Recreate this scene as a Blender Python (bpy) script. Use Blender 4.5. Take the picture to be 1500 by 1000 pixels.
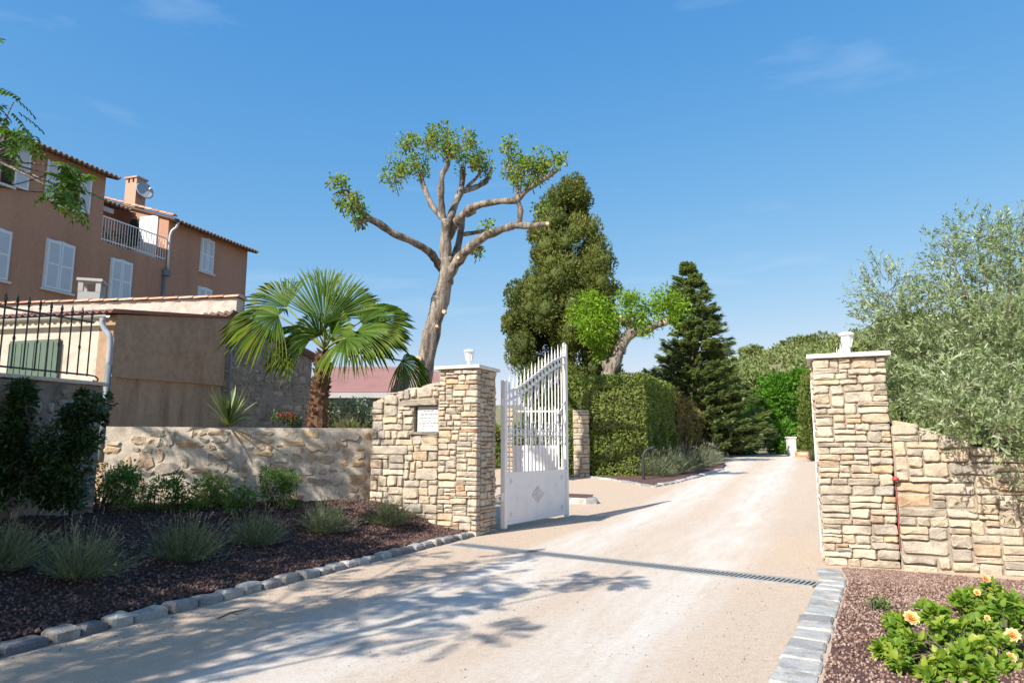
import bpy, bmesh, math, random
import numpy as np
from mathutils import Vector, Matrix, noise
random.seed(7); RNG = np.random.default_rng(11)
for o in list(bpy.data.objects): bpy.data.objects.remove(o)
scene = bpy.context.scene
C = scene.collection
# ------------------------------------------------------------------ camera
EYE = 1.40; FPX = 1042.0; PITCH = math.atan(156/FPX)
cam = bpy.data.cameras.new('camera'); cam.sensor_width = 36; cam.lens = 36*FPX/1500; cam.clip_end = 3000; cam.clip_start = .05
camo = bpy.data.objects.new('camera', cam); C.objects.link(camo)
camo.location = (0, 0, EYE); camo.rotation_euler = (math.pi/2+PITCH, 0, 0)
scene.camera = camo
# ------------------------------------------------------------------ world, sun, exposure
SUN_EL = math.radians(39); SUN_TO = Vector((.66, .75, 0)).normalized()      # direction the shadows fall
w = bpy.data.worlds.new('World'); scene.world = w; w.use_nodes = True
nt = w.node_tree; nt.nodes.clear()
out = nt.nodes.new('ShaderNodeOutputWorld'); bg = nt.nodes.new('ShaderNodeBackground')
sky = nt.nodes.new('ShaderNodeTexSky'); sky.sky_type = 'NISHITA'; sky.sun_disc = False
sky.sun_elevation = SUN_EL; sky.sun_rotation = math.atan2(-SUN_TO.x, -SUN_TO.y) % (2*math.pi)
sky.air_density = 1.0; sky.dust_density = 1.0; sky.ozone_density = 2.0; sky.altitude = 100
bg.inputs['Strength'].default_value = .135
tc = nt.nodes.new('ShaderNodeTexCoord'); mp = nt.nodes.new('ShaderNodeMapping'); mp.inputs['Scale'].default_value = (1.6, 3.2, 9)
mp.inputs['Rotation'].default_value = (0, .1, .35)
nz = nt.nodes.new('ShaderNodeTexNoise'); nz.inputs['Scale'].default_value = 2.1; nz.inputs['Detail'].default_value = 7; nz.inputs['Roughness'].default_value = .55
cr = nt.nodes.new('ShaderNodeValToRGB'); cr.color_ramp.elements[0].position = .60; cr.color_ramp.elements[1].position = .88
cr.color_ramp.elements[1].color = (.20, .20, .20, 1)
mx = nt.nodes.new('ShaderNodeMixRGB'); mx.inputs[2].default_value = (4.6, 5.0, 5.4, 1)
L = nt.links.new
L(tc.outputs['Generated'], mp.inputs[0]); L(mp.outputs[0], nz.inputs[0]); L(nz.outputs[0], cr.inputs[0]); L(cr.outputs[0], mx.inputs[0])
# camera-like colour response of the whole sky, per channel
sep = nt.nodes.new('ShaderNodeSeparateColor'); cmb = nt.nodes.new('ShaderNodeCombineColor'); L(sky.outputs[0], sep.inputs[0])
for i_, (g_, k_) in enumerate(((1.36, .46), (.70, 1.08), (.30, 2.42))):
    p_ = nt.nodes.new('ShaderNodeMath'); p_.operation = 'POWER'; p_.inputs[1].default_value = g_; L(sep.outputs[i_], p_.inputs[0])
    q_ = nt.nodes.new('ShaderNodeMath'); q_.operation = 'MULTIPLY'; q_.inputs[1].default_value = k_; L(p_.outputs[0], q_.inputs[0])
    m_ = nt.nodes.new('ShaderNodeMath'); m_.operation = 'MINIMUM'; m_.inputs[1].default_value = 4.6; L(q_.outputs[0], m_.inputs[0]); L(m_.outputs[0], cmb.inputs[i_])
L(cmb.outputs[0], mx.inputs[1]); L(mx.outputs[0], bg.inputs[0]); L(bg.outputs[0], out.inputs[0])
sl = bpy.data.lights.new('sun', 'SUN'); sl.energy = 4.8; sl.angle = math.radians(.53); sl.color = (1, .94, .85)
so = bpy.data.objects.new('sun', sl); C.objects.link(so)
ldir = Vector((SUN_TO.x*math.cos(SUN_EL), SUN_TO.y*math.cos(SUN_EL), -math.sin(SUN_EL)))
so.rotation_euler = ldir.to_track_quat('-Z', 'Y').to_euler(); so.location = (-20, -20, 30)
vs = scene.view_settings; vs.view_transform = 'Standard'; vs.look = 'None'; vs.gamma = 1; vs.use_curve_mapping = False; vs.exposure = .68
scene.render.engine = 'CYCLES'
# ------------------------------------------------------------------ frame of reference
A = math.radians(23); U = Vector((math.cos(A), -math.sin(A), 0)); V = Vector((math.sin(A), math.cos(A), 0)); ZU = Vector((0, 0, 1))
MID = Vector((1.55, 9.9, 0))                                        # middle of the gateway
CP, SP = math.cos(PITCH), math.sin(PITCH)
def ray(px, py):
    a = (px-750)/FPX; b = (500-py)/FPX
    return Vector((a, CP-b*SP, SP+b*CP))
def at(px, py, Y):
    d = ray(px, py); return Vector((0, 0, EYE)) + d*(Y/d.y)
def gh(x, y):                                                       # height of the ground: level, then a gentle rise beyond the gate
    vv = (x-MID.x)*V.x + (y-MID.y)*V.y - 4
    if vv <= 0: return 0.0
    if vv < 24: return .040*vv*vv/(vv+1.2)
    return .040*24*24/25.2 + .012*min(vv-24, 40)
def gnd(px, py):
    d = ray(px, py); lo, hi = 1.0, 400.0
    f = lambda t: (EYE + d.z*t) - gh(d.x*t, d.y*t)
    t = 1.5
    while f(t) > 0 and t < 200: t *= 1.01
    lo, hi = t/1.01, t
    for _ in range(20):
        m = (lo+hi)/2
        if f(m) > 0: lo = m
        else: hi = m
    return Vector((d.x*hi, d.y*hi, EYE+d.z*hi))
# ------------------------------------------------------------------ materials
def N(m, t): return m.node_tree.nodes.new(t)
def base_mat(name, rough=.8, spec=.3):
    m = bpy.data.materials.new(name); m.use_nodes = True
    b = m.node_tree.nodes['Principled BSDF']; b.inputs['Roughness'].default_value = rough
    b.inputs['Specular IOR Level'].default_value = spec
    return m, b
def col4(c): return (c[0], c[1], c[2], 1)
def ramp(m, cols, lo=.3, hi=.7, interp='LINEAR'):
    r = N(m, 'ShaderNodeValToRGB'); r.color_ramp.interpolation = interp
    e = r.color_ramp.elements; n = len(cols)
    while len(e) < n: e.new(.5)
    for i, c in enumerate(cols):
        e[i].position = lo+(hi-lo)*i/max(1, n-1); e[i].color = col4(c)
    return r
def noise_tex(m, scale, detail=5, rough=.6, vec=None, stretch=None):
    t = N(m, 'ShaderNodeTexNoise'); t.inputs['Scale'].default_value = scale; t.inputs['Detail'].default_value = detail; t.inputs['Roughness'].default_value = rough
    c = N(m, 'ShaderNodeTexCoord'); src = c.outputs['Object']
    if stretch:
        mp = N(m, 'ShaderNodeMapping'); mp.inputs['Scale'].default_value = stretch
        m.node_tree.links.new(src, mp.inputs[0]); src = mp.outputs[0]
    m.node_tree.links.new(src, t.inputs['Vector'])
    return t
def mixc(m, a, b, fac, mode='MIX'):
    x = N(m, 'ShaderNodeMixRGB'); x.blend_type = mode
    for i, s in ((0, fac), (1, a), (2, b)):
        if isinstance(s, (int, float)): x.inputs[i].default_value = s
        elif isinstance(s, tuple): x.inputs[i].default_value = col4(s)
        else: m.node_tree.links.new(s, x.inputs[i])
    return x.outputs[0]
def bump(m, b, h, strength=.4, dist=.02):
    n = N(m, 'ShaderNodeBump'); n.inputs['Strength'].default_value = strength; n.inputs['Distance'].default_value = dist
    m.node_tree.links.new(h, n.inputs['Height']); m.node_tree.links.new(n.outputs[0], b.inputs['Normal'])
def nmat(name, cols, scale=3, rough=.85, bscale=30, bstr=.3, bdist=.02, fine=None, spec=.3, stretch=None, metal=0, lo=.3, hi=.7):
    m, b = base_mat(name, rough, spec); lk = m.node_tree.links.new
    t = noise_tex(m, scale, 6, .6, stretch=stretch); r = ramp(m, cols, lo, hi); lk(t.outputs[0], r.inputs[0]); c = r.outputs[0]
    if fine:
        t2 = noise_tex(m, fine[0], 3, .7); r2 = ramp(m, [(1-fine[1],)*3, (1+fine[1],)*3], .35, .65); lk(t2.outputs[0], r2.inputs[0])
        c = mixc(m, c, r2.outputs[0], 1.0, 'MULTIPLY')
    lk(c, b.inputs['Base Color']); b.inputs['Metallic'].default_value = metal
    if bstr:
        t3 = noise_tex(m, bscale, 6, .65, stretch=stretch); bump(m, b, t3.outputs[0], bstr, bdist)
    return m
def stone_mat(name, cols, dirt=(.28, .25, .21), dirt_amt=.55, bstr=.6):
    m, b = base_mat(name, .9, .2); lk = m.node_tree.links.new
    oi = N(m, 'ShaderNodeObjectInfo'); r = ramp(m, cols, 0, 1, 'LINEAR'); lk(oi.outputs['Random'], r.inputs[0])
    t = noise_tex(m, 7, 7, .65); r1 = ramp(m, [(.62, .61, .6), (1.0, 1.0, 1.0), (1.22, 1.18, 1.1)], .3, .72); lk(t.outputs[0], r1.inputs[0])
    c = mixc(m, r.outputs[0], r1.outputs[0], 1.0, 'MULTIPLY')
    t2 = noise_tex(m, 2.6, 5, .7); r2 = ramp(m, [(0, 0, 0), (dirt_amt,)*3], .52, .72); lk(t2.outputs[0], r2.inputs[0])
    c = mixc(m, c, dirt, r2.outputs[0])
    t5 = noise_tex(m, 60, 3, .7); r5 = ramp(m, [(.82,)*3, (1.12,)*3], .35, .65); lk(t5.outputs[0], r5.inputs[0])
    c = mixc(m, c, r5.outputs[0], 1.0, 'MULTIPLY')
    lk(c, b.inputs['Base Color'])
    t3 = noise_tex(m, 22, 8, .7); bump(m, b, t3.outputs[0], bstr, .03)
    return m
def leaf_mat(name, cols, trans=.35, rough=.5, spec=.35, tcol=None):
    m, b = base_mat(name, rough, spec); lk = m.node_tree.links.new
    a = N(m, 'ShaderNodeAttribute'); a.attribute_name = 'tint'
    r = ramp(m, cols, 0, 1); lk(a.outputs['Fac'], r.inputs[0]); lk(r.outputs[0], b.inputs['Base Color'])
    t = N(m, 'ShaderNodeBsdfTranslucent'); tc_ = mixc(m, r.outputs[0], tcol or (1.25, 1.35, .55), 1.0, 'MULTIPLY'); lk(tc_, t.inputs[0])
    mxs = N(m, 'ShaderNodeMixShader'); mxs.inputs[0].default_value = trans
    lk(b.outputs[0], mxs.inputs[1]); lk(t.outputs[0], mxs.inputs[2]); lk(mxs.outputs[0], m.node_tree.nodes['Material Output'].inputs[0])
    return m
M = {}
M['stone'] = stone_mat('stone_dry', [(.37, .325, .27), (.53, .445, .34), (.57, .475, .355), (.43, .375, .305), (.60, .515, .40), (.56, .43, .295), (.40, .36, .31), (.58, .50, .39), (.47, .405, .325), (.61, .50, .365), (.55, .375, .235), (.45, .39, .32)])
M['stone_flush'] = stone_mat('stone_flush', [(.44, .38, .31), (.53, .45, .35), (.60, .38, .19), (.50, .43, .34), (.40, .35, .29), (.58, .36, .20), (.52, .45, .36), (.62, .43, .24), (.48, .41, .33)], dirt=(.50, .43, .34), dirt_amt=.55, bstr=.5)
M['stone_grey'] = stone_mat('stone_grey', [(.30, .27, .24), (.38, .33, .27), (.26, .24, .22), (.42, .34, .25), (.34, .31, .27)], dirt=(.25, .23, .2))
M['kerb'] = stone_mat('kerb_stone', [(.30, .31, .31), (.42, .42, .40), (.24, .25, .26), (.50, .49, .46), (.36, .37, .37), (.56, .54, .50), (.32, .33, .33)], dirt=(.5, .44, .36), dirt_amt=.5)
M['kerb_dark'] = stone_mat('left_kerb_stone', [(.24, .245, .25), (.36, .355, .34), (.13, .14, .155), (.42, .41, .38), (.30, .30, .29), (.46, .44, .40), (.33, .30, .27)], dirt=(.38, .33, .27), dirt_amt=.5)
M['mortar'] = nmat('joint_mortar', [(.26, .21, .16), (.38, .32, .25)], 8, bstr=.5, bscale=40)
M['mortar_light'] = nmat('lime_mortar', [(.50, .43, .335), (.59, .51, .41), (.42, .355, .28)], 3.5, bstr=.45, bscale=22, bdist=.02, fine=(60, .15))
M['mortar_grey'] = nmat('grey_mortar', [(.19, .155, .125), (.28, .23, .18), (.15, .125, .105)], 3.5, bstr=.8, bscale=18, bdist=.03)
M['cap'] = nmat('cap_stone', [(.62, .58, .52), (.72, .68, .62)], 5, bstr=.15, bscale=50)
M['white'] = nmat('white_paint', [(.76, .745, .72), (.82, .805, .785)], 4, rough=.45, bstr=.05, spec=.4)
M['panel_white'] = nmat('white_sheet_paint', [(.62, .57, .52), (.76, .74, .72), (.80, .78, .76)], 3.2, rough=.5, bstr=.06, spec=.4, lo=.24, hi=.6)
M['lampglass'], _b = base_mat('lamp_glass', .15, .5); _b.inputs['Base Color'].default_value = (.75, .76, .76, 1); _b.inputs['Alpha'].default_value = .75
M['pink'] = nmat('pink_render', [(.36, .195, .128), (.43, .238, .158), (.48, .27, .182)], .55, rough=.95, bstr=.2, bscale=60, fine=(9, .07), stretch=(1, 1, .28))
M['pink_sunlit'] = nmat('sunlit_pink_render', [(.46, .29, .21), (.52, .33, .245)], .8, rough=.95, bstr=.15, bscale=60)  # house render lightened to paint in sunlight on the chimney
M['recess_shade'] = nmat('shutter_recess_shade', [(.46, .51, .56), (.52, .57, .62)], 2, rough=.5, bstr=.05)  # panels toned darker to paint the shade of a recess
M['shutter'] = nmat('shutter_paint', [(.66, .70, .74), (.72, .76, .80)], 2, rough=.5, bstr=.05)
M['sill'] = nmat('sill_stone', [(.60, .58, .55), (.68, .66, .62)], 6, bstr=.1)
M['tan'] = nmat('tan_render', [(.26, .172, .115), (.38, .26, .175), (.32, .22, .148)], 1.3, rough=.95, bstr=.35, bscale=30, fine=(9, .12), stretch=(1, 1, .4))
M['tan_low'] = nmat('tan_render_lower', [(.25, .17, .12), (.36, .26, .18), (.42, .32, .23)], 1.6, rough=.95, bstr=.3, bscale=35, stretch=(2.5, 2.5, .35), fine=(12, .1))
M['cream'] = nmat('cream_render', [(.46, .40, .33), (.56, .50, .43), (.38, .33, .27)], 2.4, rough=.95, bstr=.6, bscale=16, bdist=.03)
M['tile'] = stone_mat('terracotta_tile', [(.50, .25, .16), (.58, .36, .24), (.44, .20, .13), (.60, .42, .30), (.50, .30, .20)], dirt=(.25, .2, .16), dirt_amt=.5, bstr=.3)
M['roof'] = nmat('shaded_roof_tile', [(.11, .075, .06), (.17, .105, .08), (.075, .06, .052)], 3, bstr=.3)  # grey tile, darkened to paint in the shade under the eaves
M['redroof'] = nmat('red_sheet_roof', [(.24, .125, .115), (.30, .16, .145), (.21, .11, .10)], .8, bstr=.2, bscale=8, stretch=(1, 1, 1))
M['greywall'] = nmat('grey_render', [(.40, .39, .38), (.48, .47, .45)], 1.5, bstr=.2)
M['darkiron'] = nmat('green_iron', [(.018, .025, .022), (.03, .038, .033)], 8, rough=.5, bstr=.1, spec=.5)
M['darkgap'] = nmat('dark_interior', [(.03, .025, .022), (.05, .04, .035)], 3, bstr=0)  # near-black painting shade in openings and slots; doors and cables share it
M['greenpaint'] = nmat('green_shutter', [(.085, .13, .10), (.11, .16, .125)], 2, rough=.6, bstr=.1)
M['pvc'] = nmat('grey_pipe', [(.12, .155, .175), (.16, .195, .215)], 5, rough=.5, bstr=.05)
M['zinc'] = nmat('zinc', [(.50, .52, .54), (.58, .60, .61)], 4, rough=.45, metal=.5, bstr=.05)
M['dish'] = nmat('dish_grey', [(.30, .33, .37), (.36, .39, .43)], 3, rough=.5, bstr=0)
M['ornament'] = nmat('worn_ornament', [(.56, .53, .50), (.68, .65, .62), (.50, .42, .36)], 14, rough=.6, bstr=.1)
M['marble'] = nmat('plaque_marble', [(.60, .58, .57), (.70, .68, .66), (.50, .48, .48)], 9, rough=.5, bstr=.05)
M['ink'] = nmat('worn_ink', [(.14, .13, .14), (.34, .32, .33)], 40, rough=.6, bstr=0)
M['bark'] = nmat('bark_grey', [(.09, .075, .06), (.22, .18, .145), (.36, .305, .25)], 7, bstr=1.0, bscale=14, bdist=.09, stretch=(1, 1, .22), fine=(30, .25), lo=.36, hi=.62)
M['bark_dark'] = nmat('bark_dark', [(.10, .075, .055), (.18, .14, .105)], 6, bstr=1.0, bscale=14, bdist=.04, stretch=(1, 1, .3))
M['cutwood'] = nmat('cut_wood', [(.50, .34, .20), (.60, .45, .30)], 10, bstr=.2)
M['palmbark'] = nmat('palm_bark', [(.05, .026, .015), (.125, .066, .036), (.21, .12, .068)], 9, bstr=.8, bscale=30)
M['bed'] = nmat('lava_mulch_soil', [(.035, .023, .020), (.075, .048, .040)], 12, bstr=1.0, bscale=35, bdist=.04)
M['mulch'] = stone_mat('lava_mulch', [(.10, .065, .055)]*2, dirt_amt=0)
M['grassland'] = nmat('dry_grass_ground', [(.16, .16, .07), (.24, .21, .11), (.11, .13, .05)], .6, bstr=.5, bscale=6, bdist=.1)
M['soil'] = nmat('garden_soil', [(.13, .10, .07), (.20, .155, .11)], 5, bstr=.8, bscale=25, bdist=.04)
M['steel'] = nmat('grate_steel', [(.24, .24, .24), (.34, .34, .33)], 9, rough=.6, bstr=.05)
M['redplastic'] = nmat('red_plastic', [(.40, .05, .06), (.48, .07, .08)], 9, rough=.4, bstr=0)
M['orange'] = nmat('orange_plastic', [(.75, .22, .06), (.8, .35, .15)], 6, bstr=0)
M['bollard'] = nmat('bollard_anthracite', [(.025, .028, .03), (.04, .043, .045)], 5, rough=.5, bstr=.05)
# mulch colour from per-chip tint
def tint_mat(name, cols, rough=.9):
    m, b = base_mat(name, rough, .15); a = N(m, 'ShaderNodeAttribute'); a.attribute_name = 'tint'
    r = ramp(m, cols, 0, 1); m.node_tree.links.new(a.outputs['Fac'], r.inputs[0]); m.node_tree.links.new(r.outputs[0], b.inputs['Base Color'])
    t = noise_tex(m, 60, 4, .7); bump(m, b, t.outputs[0], .6, .01)
    return m
M['chip'] = tint_mat('lava_chip', [(.040, .024, .021), (.10, .058, .049), (.16, .092, .076), (.23, .16, .135)])
M['chip_red'] = tint_mat('lava_chip_red', [(.13, .078, .060), (.25, .155, .122), (.34, .225, .18), (.47, .36, .30)])
M['pebble'] = tint_mat('road_pebble', [(.22, .16, .12), (.42, .33, .26), (.56, .50, .44)])
# leaf palettes
M['l_cypress'] = leaf_mat('cypress_leaf', [(.060, .085, .022), (.12, .150, .036), (.22, .225, .055)], .2, .65, .2)
M['l_fir'] = leaf_mat('fir_leaf', [(.11, .155, .085), (.20, .25, .125), (.32, .36, .16)], .4, .6, .25)
M['l_hedge'] = leaf_mat('hedge_leaf', [(.085, .125, .025), (.15, .205, .04), (.23, .275, .065)], .28, .55, .3)
M['l_hedge2'] = leaf_mat('hedge_brown_leaf', [(.10, .09, .03), (.17, .145, .045), (.26, .20, .07)], .2, .6, .25)
M['l_bright'] = leaf_mat('bright_leaf', [(.13, .24, .018), (.22, .36, .03), (.34, .47, .06)], .48, .5, .3)
M['l_tree'] = leaf_mat('maple_leaf', [(.10, .19, .028), (.19, .31, .045), (.30, .40, .075), (.33, .25, .09)], .45, .5, .3)
M['l_olive'] = leaf_mat('olive_leaf', [(.12, .175, .06), (.22, .29, .115), (.34, .40, .21), (.56, .60, .46)], .32, .5, .4, tcol=(1.1, 1.15, .7))
M['l_far'] = leaf_mat('far_green_leaf', [(.045, .13, .012), (.09, .22, .018), (.14, .28, .03)], .35, .55, .25)
M['l_dark'] = leaf_mat('dark_shrub_leaf', [(.018, .040, .012), (.038, .075, .020), (.085, .14, .04)], .3, .45, .35)  # dark greens, deepened to paint shade on the big left shrub
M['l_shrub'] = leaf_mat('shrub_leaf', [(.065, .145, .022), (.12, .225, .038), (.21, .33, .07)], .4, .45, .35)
M['l_hill'] = leaf_mat('hill_leaf', [(.12, .160, .055), (.195, .240, .085), (.285, .31, .13)], .2, .7, .15)  # leaf greens lightened to paint slight haze on the hill
M['l_palm'] = leaf_mat('palm_leaf', [(.035, .085, .008), (.075, .15, .016), (.16, .24, .035), (.32, .32, .09)], .42, .55, .2)
M['l_lav'] = leaf_mat('lavender_leaf', [(.095, .125, .065), (.16, .195, .11), (.25, .28, .17), (.32, .28, .22)], .28, .6, .2)
M['l_rose'] = leaf_mat('rose_leaf', [(.085, .18, .022), (.19, .31, .035), (.40, .46, .07)], .42, .5, .3)
M['petal'] = leaf_mat('rose_petal', [(.90, .50, .16), (.92, .66, .30), (.92, .78, .50)], .3, .5, .2, tcol=(1.1, .9, .7))
M['l_shade'] = leaf_mat('ash_leaf', [(.04, .09, .012), (.075, .15, .02), (.13, .22, .035)], .4, .45, .3)
M['redflower'] = leaf_mat('red_petal', [(.35, .012, .03), (.5, .02, .05)], .3)
M['whiteflower'] = leaf_mat('silver_leaf', [(.20, .24, .16), (.34, .38, .29), (.55, .56, .50)], .3)
# ------------------------------------------------------------------ mesh helpers
class MB:
    def __init__(s): s.v = []; s.f = []
    def add(s, vs_, fs):
        o = len(s.v); s.v += [tuple(q) for q in vs_]; s.f += [tuple(i+o for i in f) for f in fs]; return s
    def box(s, o, ex, ey, ez):                                     # corner + three edge vectors
        o = Vector(o); ex = Vector(ex); ey = Vector(ey); ez = Vector(ez)
        p = [o, o+ex, o+ex+ey, o+ey, o+ez, o+ex+ez, o+ex+ey+ez, o+ey+ez]
        return s.add(p, [(0, 3, 2, 1), (4, 5, 6, 7), (0, 1, 5, 4), (1, 2, 6, 5), (2, 3, 7, 6), (3, 0, 4, 7)])
    def cbox(s, c, ax, ay, az):                                    # centre + half vectors
        c = Vector(c); ax = Vector(ax); ay = Vector(ay); az = Vector(az); return s.box(c-ax-ay-az, ax*2, ay*2, az*2)
    def tube(s, pts, rad, n=8, cap=True, wob=0):
        pts = [Vector(p) for p in pts]; k = len(pts)
        if not hasattr(rad, '__len__'): rad = [rad]*k
        vs_ = []; ref = None
        for i, p in enumerate(pts):
            d = (pts[min(i+1, k-1)]-pts[max(i-1, 0)]).normalized()
            if ref is None:
                ref = d.orthogonal().normalized()
            ref = (ref-d*ref.dot(d)).normalized(); b = d.cross(ref)
            for j in range(n):
                a = 2*math.pi*j/n; r = rad[i]*(1+(random.uniform(-wob, wob) if wob else 0))
                vs_.append(p+(ref*math.cos(a)+b*math.sin(a))*r)
        fs = [(i*n+j, i*n+(j+1) % n, (i+1)*n+(j+1) % n, (i+1)*n+j) for i in range(k-1) for j in range(n)]
        if cap: fs += [tuple(range(n-1, -1, -1)), tuple(range((k-1)*n, k*n))]
        return s.add(vs_, fs)
    def lathe(s, c, prof, n=16):                                   # prof: (radius, z)
        c = Vector(c); vs_ = [c+Vector((r*math.cos(2*math.pi*j/n), r*math.sin(2*math.pi*j/n), z)) for r, z in prof for j in range(n)]
        k = len(prof); fs = [(i*n+j, i*n+(j+1) % n, (i+1)*n+(j+1) % n, (i+1)*n+j) for i in range(k-1) for j in range(n)]
        fs += [tuple(range(n-1, -1, -1)), tuple(range((k-1)*n, k*n))]
        return s.add(vs_, fs)
    def prism(s, poly, d):                                         # polygon (list of points) extruded by d
        poly = [Vector(p) for p in poly]; d = Vector(d); n = len(poly)
        return s.add(poly+[p+d for p in poly], [tuple(range(n-1, -1, -1)), tuple(range(n, 2*n))]+[(i, (i+1) % n, n+(i+1) % n, n+i) for i in range(n)])
    def build(s, name, mat, parent=None, local=False, smooth=False, bevel=0):
        me = bpy.data.meshes.new(name); me.from_pydata(s.v, [], s.f); me.update()
        if smooth: me.polygons.foreach_set('use_smooth', [True]*len(me.polygons))
        return link(name, me, mat, parent, local, bevel)
def link(name, me, mat, parent=None, local=False, bevel=0):
    if mat is not None: me.materials.append(M[mat] if isinstance(mat, str) else mat)
    o = bpy.data.objects.new(name, me); C.objects.link(o)
    if parent:
        o.parent = parent
        if not local and parent.type == 'EMPTY': o.matrix_parent_inverse = Matrix.Translation(-Vector(parent.location))
    if bevel:
        md = o.modifiers.new('bevel', 'BEVEL'); md.width = bevel; md.segments = 2; md.limit_method = 'ANGLE'
    return o
def tag(o, label=None, cat=None, group=None, kind=None):
    if label: o['label'] = label
    if cat: o['category'] = cat
    if group: o['group'] = group
    if kind: o['kind'] = kind
    return o
def thing(name, loc, label, cat, group=None):
    o = bpy.data.objects.new(name, None); C.objects.link(o); o.location = loc; o.empty_display_size = .2
    return tag(o, label, cat, group)
def copy_tree(o, parent=None):
    c = o.copy(); C.objects.link(c); c.parent = parent
    if parent: c.matrix_parent_inverse = o.matrix_parent_inverse.copy()
    for ch in o.children: copy_tree(ch, c)
    return c
def np_mesh(name, v, loops, sizes, tint=None, smooth=False):
    me = bpy.data.meshes.new(name); v = np.asarray(v, np.float32)
    me.vertices.add(len(v)); me.vertices.foreach_set('co', v.ravel())
    loops = np.asarray(loops, np.int32); sizes = np.asarray(sizes, np.int32)
    me.loops.add(len(loops)); me.loops.foreach_set('vertex_index', loops)
    me.polygons.add(len(sizes)); st = np.concatenate([[0], np.cumsum(sizes)[:-1]]).astype(np.int32)
    me.polygons.foreach_set('loop_start', st); me.polygons.foreach_set('loop_total', sizes)
    if tint is not None:
        a = me.attributes.new('tint', 'FLOAT', 'FACE'); a.data.foreach_set('value', np.asarray(tint, np.float32))
    me.update(calc_edges=True)
    if smooth: me.polygons.foreach_set('use_smooth', np.ones(len(sizes), bool))
    return me
def unit(a): return a/np.maximum(np.linalg.norm(a, axis=-1, keepdims=True), 1e-9)
def rand_dirs(n): return unit(RNG.normal(size=(n, 3)))
def scatter(name, tv, tf, pos, scale, tint, flat=None):
    """copies of a small template at pos with random turns, as one mesh"""
    n = len(pos); q = unit(RNG.normal(size=(n, 4))); w_, x, y, z = q.T
    R = np.stack([np.stack([1-2*(y*y+z*z), 2*(x*y-z*w_), 2*(x*z+y*w_)], -1), np.stack([2*(x*y+z*w_), 1-2*(x*x+z*z), 2*(y*z-x*w_)], -1), np.stack([2*(x*z-y*w_), 2*(y*z+x*w_), 1-2*(x*x+y*y)], -1)], -2)
    tv = np.asarray(tv, float); k = len(tv)
    jit = 1+RNG.uniform(-.3, .3, size=(n, k, 1))
    vv = np.einsum('nij,nkj->nki', R, tv[None]*jit)*np.asarray(scale)[:, None, None]
    if flat: vv[..., 2] *= flat
    vv = vv+pos[:, None, :]
    tf = np.asarray(tf); loops = (tf[None]+(np.arange(n)*k)[:, None, None]).reshape(-1)
    return np_mesh(name, vv.reshape(-1, 3), loops, np.full(n*len(tf), tf.shape[1]), np.repeat(tint, len(tf)))
OCT_V = [(1, 0, 0), (-1, 0, 0), (0, .8, 0), (0, -.8, 0), (0, 0, .65), (0, 0, -.65)]
OCT_F = [(0, 2, 4), (2, 1, 4), (1, 3, 4), (3, 0, 4), (2, 0, 5), (1, 2, 5), (3, 1, 5), (0, 3, 5)]
def leaf_mesh(name, pos, axis, nrm, length, width, tint, fold=False, droop=.0):
    """one small leaf per row: pointed quad, or a folded 7-point leaf"""
    pos = np.asarray(pos, float); n = len(pos); axis = unit(axis); side = unit(np.cross(axis, nrm)); up = np.cross(side, axis)
    Ln = np.broadcast_to(np.asarray(length, float), (n,))[:, None]; W = np.broadcast_to(np.asarray(width, float), (n,))[:, None]
    if not fold:
        v = np.stack([pos, pos+axis*Ln*.45+side*W*.5+up*W*.12, pos+axis*Ln-up*Ln*droop, pos+axis*Ln*.45-side*W*.5+up*W*.12], 1)
        loops = np.arange(n*4); return np_mesh(name, v.reshape(-1, 3), loops, np.full(n, 4), tint)
    m_ = pos+axis*Ln*.5-up*Ln*droop*.3; tip = pos+axis*Ln-up*Ln*droop
    v = np.stack([pos, m_, tip, pos+axis*Ln*.25+side*W*.42+up*W*.14, pos+axis*Ln*.62+side*W*.42+up*W*.10, pos+axis*Ln*.25-side*W*.42+up*W*.14, pos+axis*Ln*.62-side*W*.42+up*W*.10], 1)
    f = np.array([[0, 1, 4, 3], [1, 2, 4, 4], [0, 5, 6, 1], [1, 6, 2, 2]])
    loops = []; base = (np.arange(n)*7)[:, None]
    l = np.array([0, 1, 4, 3, 1, 2, 4, 0, 5, 6, 1, 1, 6, 2])[None]+base
    return np_mesh(name, v.reshape(-1, 3), l.reshape(-1), np.tile([4, 3, 4, 3], n), np.repeat(tint, 4))
def clump_leaves(cent, rad, per, shell=.55, up=.3, flat=1.0):
    """random leaf spots in many small balls: positions, outward directions"""
    cent = np.asarray(cent, float); rad = np.asarray(rad, float); k = len(cent)
    per = np.broadcast_to(np.asarray(per), (k,)).astype(int); idx = np.repeat(np.arange(k), per); n = len(idx)
    d = rand_dirs(n); r = RNG.uniform(shell, 1, n)**.7
    off = d*(r*rad[idx])[:, None]; off[:, 2] *= flat
    ax = unit(d+RNG.normal(size=(n, 3))*.55+np.array([0, 0, up]))
    return cent[idx]+off, ax, idx
def poly_at(lst, Y):
    """polyline given by picture spots with depth offsets -> points at their own depth"""
    return [at(q[0], q[1], Y+(q[2] if len(q) > 2 else 0)) for q in lst]
def W(c, v, z=0): return MID+U*c+V*v+ZU*z
def WG(c, v, dz=0):
    p = W(c, v); p.z = gh(p.x, p.y)+dz; return p
def cv(p): q = Vector(p)-MID; return q.dot(U), q.dot(V)
def hit(px, py, p0, n):
    d = ray(px, py); o = Vector((0, 0, EYE)); return o+d*((Vector(p0)-o).dot(n)/d.dot(n))
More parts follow.
